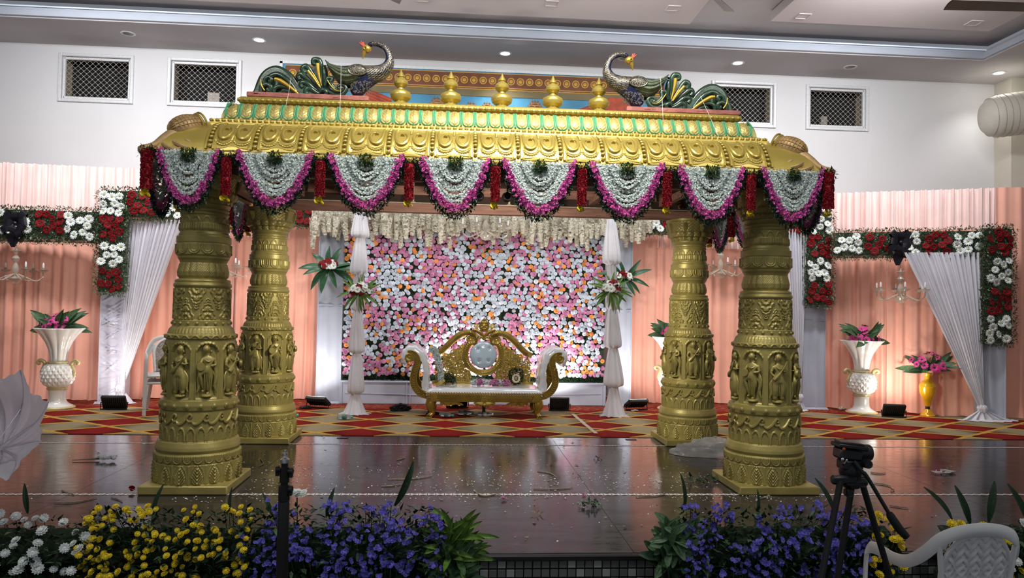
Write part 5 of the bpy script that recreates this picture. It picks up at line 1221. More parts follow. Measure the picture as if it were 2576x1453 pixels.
# back
bk = O('backrest', None, so, (0, .36, 0), (-.07, 0, 0))
c = Z(1070, 585)
def ring(g, rx, rz, w_, y=0, a0=-.5*PI-2.25, a1=-.5*PI+2.25): tube(g, [(c[0]+rx*math.cos(a), y, c[1]+rz*math.sin(a)) for a in np.linspace(a0, a1, 40)], w_, 8)
g = G(); ring(g, .252, .252, .042, .0); ring(g, .225, .225, .010, -.035); ring(g, .282, .282, .010, -.03)
for k in range(44):
    a = -.5*PI-2.2+4.4*k/43; 
    for r0_, r1_ in ((.252, .276), (.252, .230)): a2 = a+.05*(1 if a > -PI/2 else -1); tube(g, [(c[0]+r0_*math.cos(a), -.043, c[1]+r0_*math.sin(a)), (c[0]+r1_*math.cos(a2), -.036, c[1]+r1_*math.sin(a2))], [.009, .005], 5)
O('medallion_ring', g, bk, mats='gold_sofa')
for s in (-1, 1):
    g = G(); TP = [(890, 455), (955, 440), (975, 360), (900, 310), (800, 325), (720, 375), (650, 440), (590, 500), (520, 560), (455, 590)]; mid = [Z(*p) for p in TP]; mid = [(-abs(a) if s < 0 else abs(a), b) for a, b in mid]
    # band
    Cc = smooth_path(mid, 40); tube(g, [(a, 0, b) for a, b in Cc], [.02, .03, .034, .042, .046, .046, .044, .042, .038], 8)
    for k in range(3, 38): a, b = Cc[k]; a2, b2 = Cc[k+2 if k < 38 else 40]; t_ = np.array([a2-a, b2-b]); t_ /= np.linalg.norm(t_); n_ = np.array([-t_[1], t_[0]]); [tube(g, [(a, -.042, b), (a+t_[0]*.022+n_[0]*q*.034, -.030, b+t_[1]*.022+n_[1]*q*.034)], [.008, .005], 5) for q in (-1, 1)]
    v = Z(905, 400); v = ((-abs(v[0]) if s < 0 else abs(v[0])), v[1]); lathe(g, [(.001, -.04), (.016, -.038), (.02, -.028), (.05, -.034), (.062, -.02), (.062, .03)], 24, c=(v[0], 0, v[1]), ax='y')
    for k in range(8): a = TAU*k/8; ball(g, (v[0]+.034*math.cos(a), -.034, v[1]+.034*math.sin(a)), (.013, .008, .008), 0, 6, 4, R=Euler((0, -a, 0)).to_matrix())
    O('scrolled_top_rail', g, bk, mats='gold_sofa')
    g = G(); rr = random.Random(5)
    for k in range(105):
        for tr_ in range(30):
            x = rr.uniform(.20, .66); z = rr.uniform(.40, .95); zt = np.interp(x, [0, .25, .45, .62, .7], [.98, .95, .83, .74, .72])
            if z < zt-.02 and math.hypot(x-abs(c[0]), z-c[1]) > .27: break
        else: continue
        x *= s; r = rr.uniform(.026, .036); tube(g, [(x+r*math.cos(a), 0, z+r*math.sin(a)) for a in np.linspace(0, TAU*.92, 13)], .0105, 6)
        lathe(g, [(.001, -.012), (.012, -.008), (.014, .006)], 10, c=(x, 0, z), ax='y')
    for k in range(5): z = .42+k*.11; x1 = np.interp(z, [.42, .74, .83, .95], [.70, .66, .45, .27]); tube(g, smooth_path([(s*.2, .004, z), (s*(.2+x1)*.5, .004, z+.025), (s*x1, .004, z)], 12), .006, 5)
    for k in range(5): x = s*(.27+k*.095); zt = np.interp(abs(x), [0, .25, .45, .62, .7], [.98, .95, .83, .74, .72]); tube(g, [(x, .004, .38), (x+.02*s, .004, (.38+zt)/2), (x, .004, zt)], .006, 5)
    O('openwork_lattice', g, bk, mats='gold_sofa')
g = G(); box(g, (0, .01, .39), (1.42, .04, .06)); O('lower_rail', g, bk, mats='gold_sofa')
g = G()
def med(u, v):
    a = TAU*u; r = v; R1 = .192*(1-.035*math.cos(4*a+PI/4*0)**2+.02*math.cos(8*a)); x = R1*r*math.cos(a); z = R1*r*math.sin(a); h = -.055*(1-r**4)**.6-.012
    for bx, bz in ((-.075, .078), (.085, .088), (-.062, -.085), (.07, -.082)): h += .028*math.exp(-((x-bx)**2+(z-bz)**2)/.0006)
    return (c[0]+x, h, c[1]+z)
grid(g, med, 56, 26, closed=True); mo = O('medallion_cushion', g, bk, mats='vinyl_blue', smooth='all'); g = G()
for bx, bz in ((-.075, .078), (.085, .088), (-.062, -.085), (.07, -.082)): ball(g, (c[0]+bx, -.038, c[1]+bz), (.011, .008, .011))
O('button', g, mo, mats='vinyl_blue')
g = G(); m_ = Z(1075, 230); mx_, mz_ = m_
ball(g, (mx_, 0, mz_+.01), (.075, .045, .085), 0, 18, 12)
for s in (-1, 1):
    ball(g, (mx_+s*.030, -.042, mz_+.028), (.015, .010, .011), 0, 8, 6); tube(g, smooth_path([(mx_+s*.006, -.046, mz_+.045), (mx_+s*.03, -.046, mz_+.060), (mx_+s*.058, -.034, mz_+.040)], 8), [.006, .009, .004], 6); ball(g, (mx_+s*.034, -.038, mz_-.012), (.020, .014, .018), 0, 8, 6)
    tube(g, smooth_path([(mx_, -.048, mz_-.022), (mx_+s*.026, -.048, mz_-.034), (mx_+s*.040, -.040, mz_-.062)], 8), [.008, .008, .004], 6); tube(g, spiral((mx_+s*.112, mz_+.012), .032, .010, PI if s > 0 else 0, s*1.3, 14, y=-.01), .011, 6)
    tube(g, smooth_path([(mx_, -.02, mz_-.16), (mx_+s*.05, -.02, mz_-.09), (mx_+s*.13, -.01, mz_-.05), (mx_+s*.17, 0, mz_-.07)], 12), [.02, .028, .024, .012], 8); tube(g, smooth_path([(mx_+s*.02, -.02, mz_-.13), (mx_+s*.07, -.02, mz_-.15), (mx_+s*.10, -.01, mz_-.12)], 8), [.016, .02, .01], 7)
    tube(g, smooth_path([(mx_, -.03, mz_-.19), (mx_+s*.03, -.03, mz_-.15), (mx_+s*.055, -.02, mz_-.17)], 8), [.014, .018, .008], 7)
ball(g, (mx_, -.050, mz_+.004), (.014, .016, .020), 0, 8, 6); ball(g, (mx_, -.04, mz_-.05), (.026, .014, .012), 0, 8, 6); lathe(g, [(.03, 0), (.034, .02), (.012, .04), (.001, .06)], 14, c=(mx_, 0, mz_+.075)); O('mask_crest', g, bk, mats='gold_sofa')
# things left on the sofa
random.seed(21)
def roll(label, c, P, r, cols, seg, name='flower_garland'):
    t = thing(name, label, 'garland', c); P = smooth_path(P, 60); g = G(); n = len(P)
    for i, p in enumerate(P):
        k = int(i/n*seg) % 2
        for _ in range(14): v = rvec(); put(g, SM if k == 0 else PT, (p[0]+v.x*r*rnd(.6, 1), p[1]+v.y*r*rnd(.6, 1), p[2]+v.z*r*rnd(.6, 1)), rnd(.009, .014) if k == 0 else .016, v, m=k)
    O('petals', g, t, mats=cols, smooth=False, kind='stuff'); return t
roll('thick white and pink flower garland lying along the sofa seat', (SX+.08, SY-.02, .445), [(-.24, 0, 0), (-.1, -.01, .01), (.1, .01, 0), (.24, 0, 0)], .042, ['garland_white', 'rose_pink'], 6)
roll('grey-white flower garland draped over the left sofa arm', (SX-.64, SY+.0, .43), [(.06, 0, .02), (.05, -.02, .18), (.01, 0, .32), (-.03, .02, .43), (-.06, .04, .44)], .045, ['garland_white', 'garland_white'], 2)
t = thing('leaf_bundle', 'dark green bundle of leaves at the left end of the sofa seat', 'leaves', (SX-.49, SY+.12, .41)); g = G()
for _ in range(700): v = rvec(); r = rnd(.2, 1)**.5; put(g, LF, (v.x*.13*r, v.y*.07*r, abs(v.z)*.15*r+.01), rnd(.02, .04), R=leafR(rvec()))
O('leaves', g, t, mats='leaf_dark', smooth=False, kind='stuff')
t = thing('gold_trinket', 'small golden figurine lying near the left end of the sofa seat', 'trinket', (SX-.60, SY-.16, .425)); g = G(); tube(g, [(-.05, 0, .0), (0, 0, .015), (.05, 0, .04)], [.012, .02, .012], 8); ball(g, (.06, 0, .05), .02); ball(g, (-.06, 0, -.0), (.02, .02, .014)); O('body', g, t, mats='gold_streak')
t = thing('dark_wreath', 'dark brown flower wreath with a cream ring at the right end of the sofa seat', 'wreath', (SX+.44, SY+.10, .41)); g = G()
for _ in range(600): v = rvec(); put(g, LF, (v.x*.10, v.y*.04, .12+v.z*.11), rnd(.02, .045), R=leafR(rvec()))
O('dark_fronds', g, t, mats='foam_dark', smooth=False, kind='stuff'); g = G()
for k in range(60): a = TAU*k/60; put(g, SM, (.042*math.cos(a)+rnd(-.006, .006), -.055, .09+.05*math.sin(a)), .014, (0, -1, 0))
O('cream_ring', g, t, mats='cream_petal', smooth=False, kind='stuff'); g = G(); ball(g, (0, -.05, .09), (.02, .015, .028), 0, 8, 6); O('brown_centre', g, t, mats='gold_brown')
# ================================================================ vases and arrangements
def spray(label, c, R_, kinds, leafn, leafL, leafm, cat='flowers', up=.9, ybias=0, blossoms=14, sz=.045, name='flower_arrangement', lshape=.24, flat=1):
    t = thing(name, label, cat, c); g = G(); n = leafn
    LFm = G()
    for i in range(9): pass
    def lg(u, v): w_ = lshape*.5*math.sin(PI*min(1, u*.95+.05))**.8; return (u, (v-.5)*2*w_, .10*math.sin(u*2.6)-.35*u*u+.05*abs(v-.5))
    grid(LFm, lg, 9, 5); lm = mesh('leaf', LFm, leafm, 'all')
    for k in range(n):
        a = TAU*k/n+rnd(-.2, .2); el = rnd(-.02, up) ; d = Vector((math.cos(a), math.sin(a)*flat, math.sin(el)*1.1)) if not ybias else Vector((math.cos(a), -rnd(.1, .6), math.sin(a))); o = O('leaf', lm, t, (d.x*.03, d.y*.03, .0)); o.rotation_euler = leafR(d, (rnd(-.3, .3), -1, rnd(.2, .7))).to_euler(); s = leafL*rnd(.75, 1.15); o.scale = (s, s, s)
    g = G()
    for _ in range(220): v = rvec(); v.z = abs(v.z)*.8; r = rnd(.1, .6); put(g, LF, tuple(v*R_*r), rnd(.03, .055), R=leafR(v+rvec()*.5))
    O('filler_foliage', g, t, mats='leaf_mid', smooth=False, kind='stuff')
    for k in range(blossoms):
        v = rvec(); v.z = abs(v.z)*.9+.12
        if v.y > .25: v.y *= -1
        if ybias: v.y = -abs(v.y)-ybias
        v.normalize(); me = kinds[k % len(kinds)]; r = R_*rnd(.55, .85); o = O('blossom', me, t, tuple(v*r), scale=sz*rnd(.85, 1.15)); o.rotation_euler = rot_to(v).to_euler()
    return t
MAG = [GER[2]]
def white_vase(label, c):
    t = thing('pedestal_vase', label, 'vase', c)
    g = G(); lathe(g, [(.215, 0), (.218, .012), (.205, .028), (.160, .05), (.125, .075), (.108, .11), (.103, .16), (.106, .235), (.118, .25)], 48); O('pedestal', g, t, mats='ceramic_white')
    g = G(); lathe(g, [(.19, .026), (.222, .006), (.222, .016), (.20, .034)], 48, cap=False); lathe(g, [(.10, .248), (.126, .256), (.128, .272), (.112, .282)], 40, cap=False); lathe(g, [(.11, .598), (.132, .606), (.128, .622), (.105, .632)], 40, cap=False); O('gilt_bands', g, t, mats='ceramic_gold')
    g = G()
    def body(th, z, i):
        q = (z-.28)/.33; row = q*7; u = th/TAU*18+.5*row; w_ = th/TAU*18-.5*row; a = abs((u % 1)-.5)*2; b = abs((w_ % 1)-.5)*2 if False else 0
        b = np.abs((w_ % 1)-.5)*2; a = np.abs((u % 1)-.5)*2; return .022*(1-np.maximum(a, b))*min(1, 8*q*(1-q))
    P = dense([(.112, .282), (.150, .315), (.178, .36), (.188, .42), (.186, .48), (.172, .535), (.148, .575), (.118, .600)], .011); lathe(g, P, 144, cap=False, fn=body); O('faceted_body', g, t, mats='ceramic_white', smooth=25)
    g = G(); P = dense([(.108, .625), (.110, .70), (.125, .79), (.158, .88), (.212, .97), (.268, 1.035), (.296, 1.062), (.290, 1.070), (.25, 1.04), (.18, .95)], .02); lathe(g, P, 96, cap=False, fn=lambda th, z, i: (.030*(.3+.7*(z-.62)/.45))*np.abs(np.sin(th*5))**.7-.015); O('fluted_neck', g, t, mats='ceramic_white', smooth=60)
    for s in (-1, 1):
        g = G(); tube(g, smooth_path([(s*.185, 0, .40), (s*.215, 0, .47), (s*.190, 0, .54), (s*.170, 0, .59), (s*.195, 0, .625), (s*.235, 0, .635), (s*.262, 0, .612), (s*.250, 0, .590), (s*.232, 0, .600)], 24), [.010, .018, .02, .024, .026, .026, .024, .022, .018], 10); O('scroll_handle', g, t, mats='ceramic_gold')
    return t
for lab, c, lab2 in (('white pedestal vase with faceted bowl at the left, before the coral curtain', (-5.59, 4.27, .006), 'magenta gerberas and broad leaves in the left white pedestal vase'), ('white pedestal vase with faceted bowl right of the golden pillars', (5.70, 4.48, .006), 'magenta gerberas and broad leaves in the right white pedestal vase'),
    ('white pedestal vase half hidden behind the right back pillar', (2.92, 4.70, .006), 'leafy magenta bouquet half hidden behind the right back pillar')):
    white_vase(lab, c); random.seed(int(c[0]*10)+50); spray(lab2, (c[0], c[1], 1.06), .29, MAG, 26, .35, 'leaf_mid', blossoms=22, sz=.052, up=1.35, lshape=.30)
t = thing('yellow_vase', 'glossy yellow urn vase on a foot, right of the floodlight', 'vase', (6.55, 4.22, .006)); g = G()
lathe(g, [(.10, 0), (.102, .012), (.085, .03), (.080, .045), (.055, .07), (.034, .10)], 40); O('foot', g, t, mats='yellow_gloss'); g = G(); lathe(g, [(.034, .10), (.030, .125), (.034, .14)], 32, cap=False); O('dark_collar', g, t, mats='black_plastic')
g = G(); lathe(g, [(.034, .14), (.045, .17), (.050, .20), (.075, .26), (.105, .33), (.112, .39), (.113, .425), (.117, .43), (.112, .437), (.105, .46), (.075, .50), (.048, .52), (.040, .55), (.045, .60), (.055, .62), (.05, .625), (.02, .60)], 40, cap=False); O('bowl', g, t, mats='yellow_gloss')
random.seed(77); spray('magenta gerberas and drooping broad leaves in the yellow vase', (6.55, 4.22, .66), .36, MAG, 34, .36, 'leaf_mid', blossoms=22, sz=.055, up=1.1)
random.seed(5)
WR = [GER[0], GER[1], GER[1], GER[0], GER[0]]
p = aty(830, 675, 4.95); spray('bouquet of long striped leaves, red and white flowers on the left white post', (p.x, 4.93, p.z), .20, WR, 11, .40, 'big_leaf', ybias=.5, blossoms=24, sz=.046, lshape=.27, flat=.35)
p = aty(905, 738, 3.85); spray('bouquet with cream daisies on the left knotted cloth pole', (p.x, 3.82, p.z), .19, WR, 15, .27, 'leaf_bright', ybias=.5, blossoms=34, sz=.044, lshape=.16, flat=.5)
p = aty(1535, 732, 3.85); spray('bouquet with cream daisies and spiky leaves on the right knotted cloth pole', (p.x, 3.82, p.z), .19, WR, 17, .28, 'leaf_bright', ybias=.5, blossoms=34, sz=.044, lshape=.16, flat=.5)
p = aty(1570, 700, 4.90); spray('bouquet of long striped leaves, red and white flowers on the right white post', (p.x, 4.93, p.z), .20, WR, 11, .38, 'big_leaf', ybias=.5, blossoms=24, sz=.046, lshape=.2, flat=.35)
# ================================================================ floodlights, bottles and clutter on the carpet
def flood(label, px, py, rz, tilt, w_=.30, lit=True, tgt=None, e=60, Y=None):
    p = atz(px, py, .008); t = thing('floodlight', label, 'floodlight', (p.x, p.y, .008), rz)
    b = O('housing', None, t, (0, 0, .10), (tilt, 0, 0)); g = G(); box(g, (0, 0, 0), (w_, .05, .20), b=.012); 
    for k in range(11): box(g, (-w_*.42+k*w_*.084, -.032, 0), (.006, .02, .15), b=.001)
    O('heat_sink', g, b, mats='black_plastic'); g = G(); box(g, (0, .026, 0), (w_*.86, .006, .165), b=.002); O('led_panel', g, b, mats='led_face' if lit else 'chrome')
    g = G(); tube(g, [(-w_/2-.012, 0, .10), (-w_/2-.012, -.02, .012), (w_/2+.012, -.02, .012), (w_/2+.012, 0, .10)], .009, 6); O('bracket', g, t, mats='black_plastic')
    if tgt:
        d = (Vector(tgt)-Vector((p.x, p.y, .1))).normalized(); lamp('floodlight_lamp', 'AREA', Vector((p.x, p.y, .16))+d*.09, tgt, e, (1, .93, .86), .22, .14, spread=150)
    return t
FL = 1.0
flood('black floodlight on the carpet below the knot of the left white drape', 287, 1030, .05, .5, .31, tgt=(-5.2, 5.3, 1.9), e=6*FL)
flood('tilted black floodlight left of the left knotted cloth pole', 800, 1026, -.35, 1.0, .32, tgt=(-2.9, 5.4, 2.2), e=9*FL)
flood('black floodlight standing behind the sofa legs', 1150, 1026, .2, .45, .30, tgt=(-.2, 5.0, 1.5), e=21*FL)
flood('upright black floodlight right of the sofa', 1407, 1033, -.05, .25, .28, tgt=(1.1, 5.0, 1.6), e=21*FL)
flood('tilted black floodlight right of the right knotted cloth pole', 1600, 1031, .25, 1.05, .32, tgt=(3.0, 5.4, 2.2), e=9*FL)
flood('black floodlight with glowing edge between the right white vase and the yellow vase', 2248, 1049, -.25, -.0+.55, .30, tgt=(6.3, 4.75, 2.0), e=7*FL)
def bottle(label, px, py, rz, L=.21, r=.032, cap='cap_teal'):
    p = atz(px, py, .03); t = thing('water_bottle', label, 'bottle', (p.x, p.y, .010+r), rz, 'empty water bottles on the carpet')
    g = G(); lathe(g, [(.012, 0), (r*.9, .004), (r, .015), (r*.94, .03), (r, .045), (r*.94, .06), (r, .075), (r, .12), (r*.94, .135), (r*.8, .155), (r*.45, .18), (.012, .19)], 20, ax='x'); O('bottle_body', g, t, (-L/2, 0, 0), mats='bottle_clear'); g = G(); lathe(g, [(r*1.02, .075), (r*1.02, .12)], 20, ax='x', cap=False); O('label_band', g, t, (-L/2, 0, 0), mats='label_green' if cap == 'cap_teal' else 'bulb_white'); g = G(); lathe(g, [(.001, .188), (.015, .188), (.016, .208), (.001, .210)], 16, ax='x'); O('cap', g, t, (-L/2, 0, 0), mats=cap); return t
bottle('clear water bottle with teal cap before the left knotted cloth pole', 868, 1050, -.25); bottle('water bottle with teal cap lying by the left sofa leg', 1124, 1045, -.55); bottle('water bottle with teal cap lying under the sofa middle', 1172, 1039, -.12); bottle('small pale bottle with white cap right of the sofa centre post', 1219, 1042, -.2, .18, .027, 'bulb_white')
t = thing('water_bottle', 'water bottle mostly hidden behind the left back pillar, only its teal cap showing', 'bottle', (*atz(742, 1046, .03).xy, .042), .1); g = G(); lathe(g, [(.012, 0), (.03, .004), (.032, .02), (.032, .12), (.028, .15), (.012, .19)], 18, ax='x'); O('bottle_body', g, t, (-.17, 0, 0), mats='bottle_clear'); g = G(); lathe(g, [(.001, .188), (.017, .188), (.017, .212), (.001, .214)], 14, ax='x'); O('cap', g, t, (-.17, 0, 0), mats='cap_teal')
def heap(label, px, py, R_, n, mat, cat='cable', name='cable_heap', r=.006, h=.08):
    p = atz(px, py, .01); t = thing(name, label, cat, (p.x, p.y, .008)); g = G()
    for _ in range(n): a = rnd(0, TAU); P = [(R_*math.cos(a+q)*rnd(.3, 1), R_*.6*math.sin(a+q*1.3)*rnd(.3, 1), max(r, rnd(r, h)*(1-.4*abs(math.cos(a+q))))) for q in np.linspace(0, 4, 7)]; tube(g, smooth_path(P, 20), r, 5)
    O('coils', g, t, mats=mat); return t
random.seed(3)
heap('heap of black cloth and cable left of the sofa near the plinth', 1008, 1032, .15, 22, 'black_matt', r=.012, h=.10); heap('black cable tangle at the left front sofa leg', 1090, 1042, .10, 8, 'black_matt', r=.007, h=.04); heap('small cable tangle beside the tilted floodlight on the left', 770, 1027, .09, 8, 'black_matt', r=.007, h=.04); heap('pale cable scraps beside the tilted floodlight on the right', 1597, 1034, .06, 6, 'cream_metal', r=.005, h=.03); heap('white thread tangle on the dark tiles at the right', 2375, 1187, .13, 7, 'marble_white', 'thread', 'thread_tangle', .0035, .02); heap('dried flower scrap at the foot of the right white vase', 2118, 1030, .06, 9, 'cream_petal', 'scrap', 'dried_scrap', .009, .05)
t = thing('adhesive_tape', 'long pale strip of tape stuck diagonally on the carpet right of the sofa', 'tape', (*atz(1470, 1070, .01).xy, .010)); a = atz(1440, 1040, .01); b = atz(1500, 1090, .01); o0 = atz(1470, 1070, .01); d = (b-a).normalized(); n = Vector((d.y, -d.x, 0)); g = G(); grid(g, lambda u, v: tuple((a+(b-a)*u+n*(v-.5)*.05-o0).xy)+(.001+.002*math.sin(u*20),), 20, 3); O('strip', g, t, mats='cream_metal')
# plastic bag
p = Vector((2.33, 1.18, 0)); t = thing('plastic_bag', 'crumpled clear plastic bag lying between the two right pillars', 'bag', (p.x, p.y+.18, .002)); g = G()
def bag(u, v): a = TAU*u; r = .34*(1-v)**.7+.02; n = mn.noise(Vector((u*7, v*5, 1)))*.09+mn.noise(Vector((math.cos(a)*3, math.sin(a)*3, v*8)))*.05; return ((r+n*(1-v)*.5)*math.cos(a)*1.15+.06*v, (r+n*(1-v)*.5)*math.sin(a)*.6, max(.003, .17*v**.75+n*.5*math.sin(PI*v)))
grid(g, bag, 60, 26, closed=True); O('crumpled_film', g, t, mats='clear_bag', smooth=20)
# ================================================================ flower beds in front of the stage
random.seed(31)
g = G(); put(g, MU, (0, 0, 0), 1, R=Matrix.Identity(3)); ball(g, (0, 0, .45), (.3, .3, .15), 0, 7, 3); MUW = mesh('blossom', g, 'white_petal', False); MUY = mesh('blossom', g, 'yellow_petal', False)
PPM = []
for s in range(3):
    g = G()
    for k in range(3+s): a = rnd(0, TAU); put(g, PP, (1.1*math.cos(a)*(k > 0)*rnd(.8, 1.4), 1.1*math.sin(a)*(k > 0)*rnd(.8, 1.4), rnd(-.4, .3)), rnd(.75, 1.05), (rnd(-.5, .5), rnd(-.5, .5), 1))
    PPM.append(mesh('blossom_cluster', g, 'purple_petal', False))
def bigleaf_mesh(mat, fold=.22, n=9, w_=.24):
    g = G()
    def q(u, v): ww = w_*math.sin(PI*min(1, u*.93+.04))**.7; x = (v-.5)*2*ww; return (u, x, fold*abs(x)*1.2+.018*math.cos(v*n*TAU)*ww*3-.32*u*u)
    grid(g, q, 12, 19); return mesh('leaf', g, mat, 'all')
BL = bigleaf_mesh('big_leaf'); BD = bigleaf_mesh('leaf_dark', .3, 5, .16)
def strap_mesh(mat):
    g = G(); grid(g, lambda u, v: (u, (v-.5)*.14*math.sin(PI*min(1, u*.9+.1))**.6, .25*abs(v-.5)*.14*4-.30*u*u), 9, 5); return mesh('leaf', g, mat, 'all')
STB = strap_mesh('leaf_bright'); STM = strap_mesh('leaf_mid')
def top_y(z): return -1.80-.22*math.cos(min(1.2, max(-1.2, (z-.02)/.30)))
def bed(name, label, x0, x1, meshes, n, sz, zt=.33, zb=-.12, leaves=7, group=None, extra=None, nf=1500, cap_=300):
    cx = (x0+x1)/2; t = thing(name, label, 'flowers', (cx, -1.9, HF)); L = x1-x0
    g = G(); box(g, (0, .02, (.30)/2), (L*.96, .22, .30), b=.05); 
    grid(g, lambda u, v: (-L*.47+L*.94*u+.02*mn.noise(Vector((u*9, v*5, 0))), .06-.17*math.sin(PI*v)+.05*mn.noise(Vector((u*14, v*7, 2))), .28+.24*v), 40, 10); O('foam_block', g, t, mats='foam_dark', smooth=False)
    g = G(); S = G()
    for k in range(nf):
        x = rnd(-L/2-.02, L/2+.02); z = rnd(-.25, zt-.03); y = top_y(z)+1.9+rnd(-.03, .10); v = Vector((rnd(-1, 1), -rnd(.1, 1), rnd(-.4, 1))); put(g, LF, (x, y, z-HF), rnd(.03, .065), R=leafR(v), m=0 if k % 3 else 1)
    O('foliage', g, t, mats=['leaf_dark', 'leaf_mid'], smooth=False, kind='stuff')
    pts = []; tries = 0
    while len(pts) < n and tries < n*40:
        tries += 1; x = rnd(-L/2, L/2); z = zb+(zt-zb)*rnd(0, 1)**.85; 
        if mn.noise(Vector((x*9+x0*5, z*10, 4.4))) < -.12+rnd(-.2, .1): continue
        if all((x-a)**2+(z-b)**2 > (sz*1.25)**2 for a, b in pts): pts.append((x, z))
    for x, z in pts:
        y = top_y(z)+1.9-rnd(0, .05); nrm = Vector((rnd(-.5, .5), -rnd(.35, .9), rnd(.3, 1))); s = sz*rnd(.75, 1.2); me = random.choice(meshes); o = O('blossom', me, t, (x, y, z-HF+rnd(-.01, .02)), scale=s); o.rotation_euler = rot_to(nrm).to_euler()
        if random.random() < .7: tube(S, smooth_path([(x, y, z-HF), (x*.98, y+.03, z-HF-.06), (x*.94, y+.10, z-HF-.15)], 5), .0022, 4)
    O('stems', S, t, mats='stem_green', kind='stuff')
    for k in range(leaves):
        x = -L/2+L*(k+.5)/leaves+rnd(-.05, .05); z = rnd(-.17, -.05); o = O('leaf', BL if k % 3 else BD, t, (x, top_y(z)+1.93, z-HF+.04)); s = rnd(.24, .34); o.rotation_euler = leafR(Vector((rnd(-.9, .9), -rnd(.4, .8), rnd(-.9, .05)))).to_euler(); o.scale = (s, s, s)
    return t
def rise(t, x, z, L=.22, dx=0, me=None):
    c = t.location; o = O('leaf', me or BD, t, (x-c.x, .06, z-c.z)); o.rotation_euler = leafR(Vector((dx, -.15, 1)), (rnd(-1, 1), -1, .2)).to_euler(); o.scale = (L, L*.55, L*.8)
b1 = bed('chrysanthemum_bed', 'white chrysanthemums in leaves at the bottom left corner', -3.55, -2.24, [MUW], 80, .028, .30, .0, 9)
b2 = bed('chrysanthemum_bed', 'yellow chrysanthemums in leaves before the left front pillar', -2.26, -1.38, [MUY], 165, .0195, .34, -.03, 9, nf=2000)
b3 = bed('aster_bed', 'purple asters in leaves before the stage, around the light stand', -1.42, -.34, [PPM[0], PPM[1], PPM[2]], 250, .0125, .35, -.06, 9, nf=2300)
b4 = bed('aster_bed', 'purple asters in leaves before the right front pillar, behind the tripod', 1.02, 2.14, [PPM[0], PPM[1], PPM[2]], 260, .0125, .34, -.06, 9, nf=2300)
b5 = bed('chrysanthemum_bed', 'yellow and white chrysanthemums in leaves at the right edge behind the plastic chair', 2.60, 3.35, [MUY, MUY, MUW], 45, .028, .26, -.06, 5, nf=1200)
b6 = bed('chrysanthemum_bed', 'small patch of yellow chrysanthemums right of the purple asters, by the tripod leg', 2.10, 2.30, [MUY], 26, .026, .28, -.02, 2, nf=300)
for (t, x, z, L, dx) in ((b1, -2.95, .26, .20, .15), (b1, -2.62, .28, .16, -.1), (b1, -3.3, .24, .2, .3), (b2, -1.95, .24, .2, .1), (b2, -1.52, .26, .16, -.2), (b3, -.62, .32, .26, .55), (b3, -1.0, .26, .16, .2), (b3, -1.30, .26, .14, -.3), (b4, 1.06, .28, .22, .1), (b4, 1.98, .26, .24, -.35), (b4, 1.5, .26, .15, .2), (b5, 2.72, .22, .26, -.6), (b5, 2.95, .22, .24, .05), (b5, 2.83, .2, .24, -.35), (b5, 3.2, .2, .26, -.4)): rise(t, x, z, L, dx)
t = thing('white_blossom_sprig', 'single white blossom sprig above the purple asters, right of the light stand', 'flower', (-1.175, -1.80, HF)); g = G()
for _ in range(8): put(g, MU, (rnd(-.04, .04), rnd(-.01, .01), .70+rnd(-.015, .015)), .024, (rnd(-.4, .4), -.4, 1))
O('blossom', g, t, mats='white_petal', smooth=False); g = G(); tube(g, [(0, 0, .0), (.01, 0, .4), (0, 0, .69)], .004, 5); O('stem', g, t, mats='stem_green')
def rosette(label, x, zc, n, L, mats_, spread=1, h=.55):
    t = thing('dracaena_clump', label, 'plant', (x, -1.93, HF))
    g = G(); tube(g, [(0, 0, .0), (0, 0, zc-HF)], [.05, .02], 8); ball(g, (0, .02, .2), (.09, .09, .2), 0, 10, 6); O('stem', g, t, mats='foam_dark')
    for k in range(n):
        a = rnd(0, TAU); el = rnd(-.5, 1.3); z = zc-HF-rnd(0, h)*.8; o = O('leaf', mats_[0] if z-zc+HF > -.15 else mats_[1], t, (rnd(-.05, .05)*spread, rnd(-.04, .03), z)); d = Vector((math.cos(a), -abs(math.sin(a))*.7, math.sin(el)*1.2)); o.rotation_euler = leafR(d, (rnd(-.4, .4), -1, .8)).to_euler(); s = L*rnd(.7, 1.15); o.scale = (s, s*1.3, s*.7)
    return t
rosette('bright green spiky dracaena clump right of the left purple asters', -.28, .20, 160, .20, (STB, STM)); rosette('dark green broad-leaved clump left of the right purple asters', .98, .20, 210, .135, (bigleaf_mesh('leaf_mid', .3, 3, .15), BD), 1.6)
# ================================================================ light stand
p = aty(713, 1300, -3.2); t = thing('light_stand', 'black telescopic light stand with chrome spigot before the purple asters', 'stand', (p.x, -3.2, HF)); zz = lambda y: .897-(y-1130)/654-HF
g = G(); lathe(g, [(.001, zz(1130)), (.006, zz(1131)), (.006, zz(1137)), (.010, zz(1139)), (.010, zz(1144)), (.006, zz(1146)), (.007, zz(1150)), (.012, zz(1152)), (.018, zz(1155)), (.018, zz(1163)), (.001, zz(1163.5))], 24); O('spigot', g, t, mats='chrome')
g = G(); lathe(g, [(.0125, zz(1163)), (.0125, zz(1175)), (.018, zz(1176)), (.018, zz(1212)), (.014, zz(1213)), (.014, zz(1220)), (.021, zz(1221)), (.022, zz(1258)), (.018, zz(1259)), (.0215, zz(1262)), (.0225, zz(1400)), (.0225, zz(1700)), (.001, zz(1701))][::-1], 24); O('telescopic_tube', g, t, mats='black_matt')
for y, s in ((1180, -1), (1184, 1), (1229, 1)): g = G(); tube(g, [(s*.015, -.005, zz(y)), (s*.033, -.008, zz(y+1))], [.010, .012], 10); box(g, (s*.026, -.004, zz(y+4)), (.012, .02, .035)); O('clamp_knob', g, t, mats='black_matt')
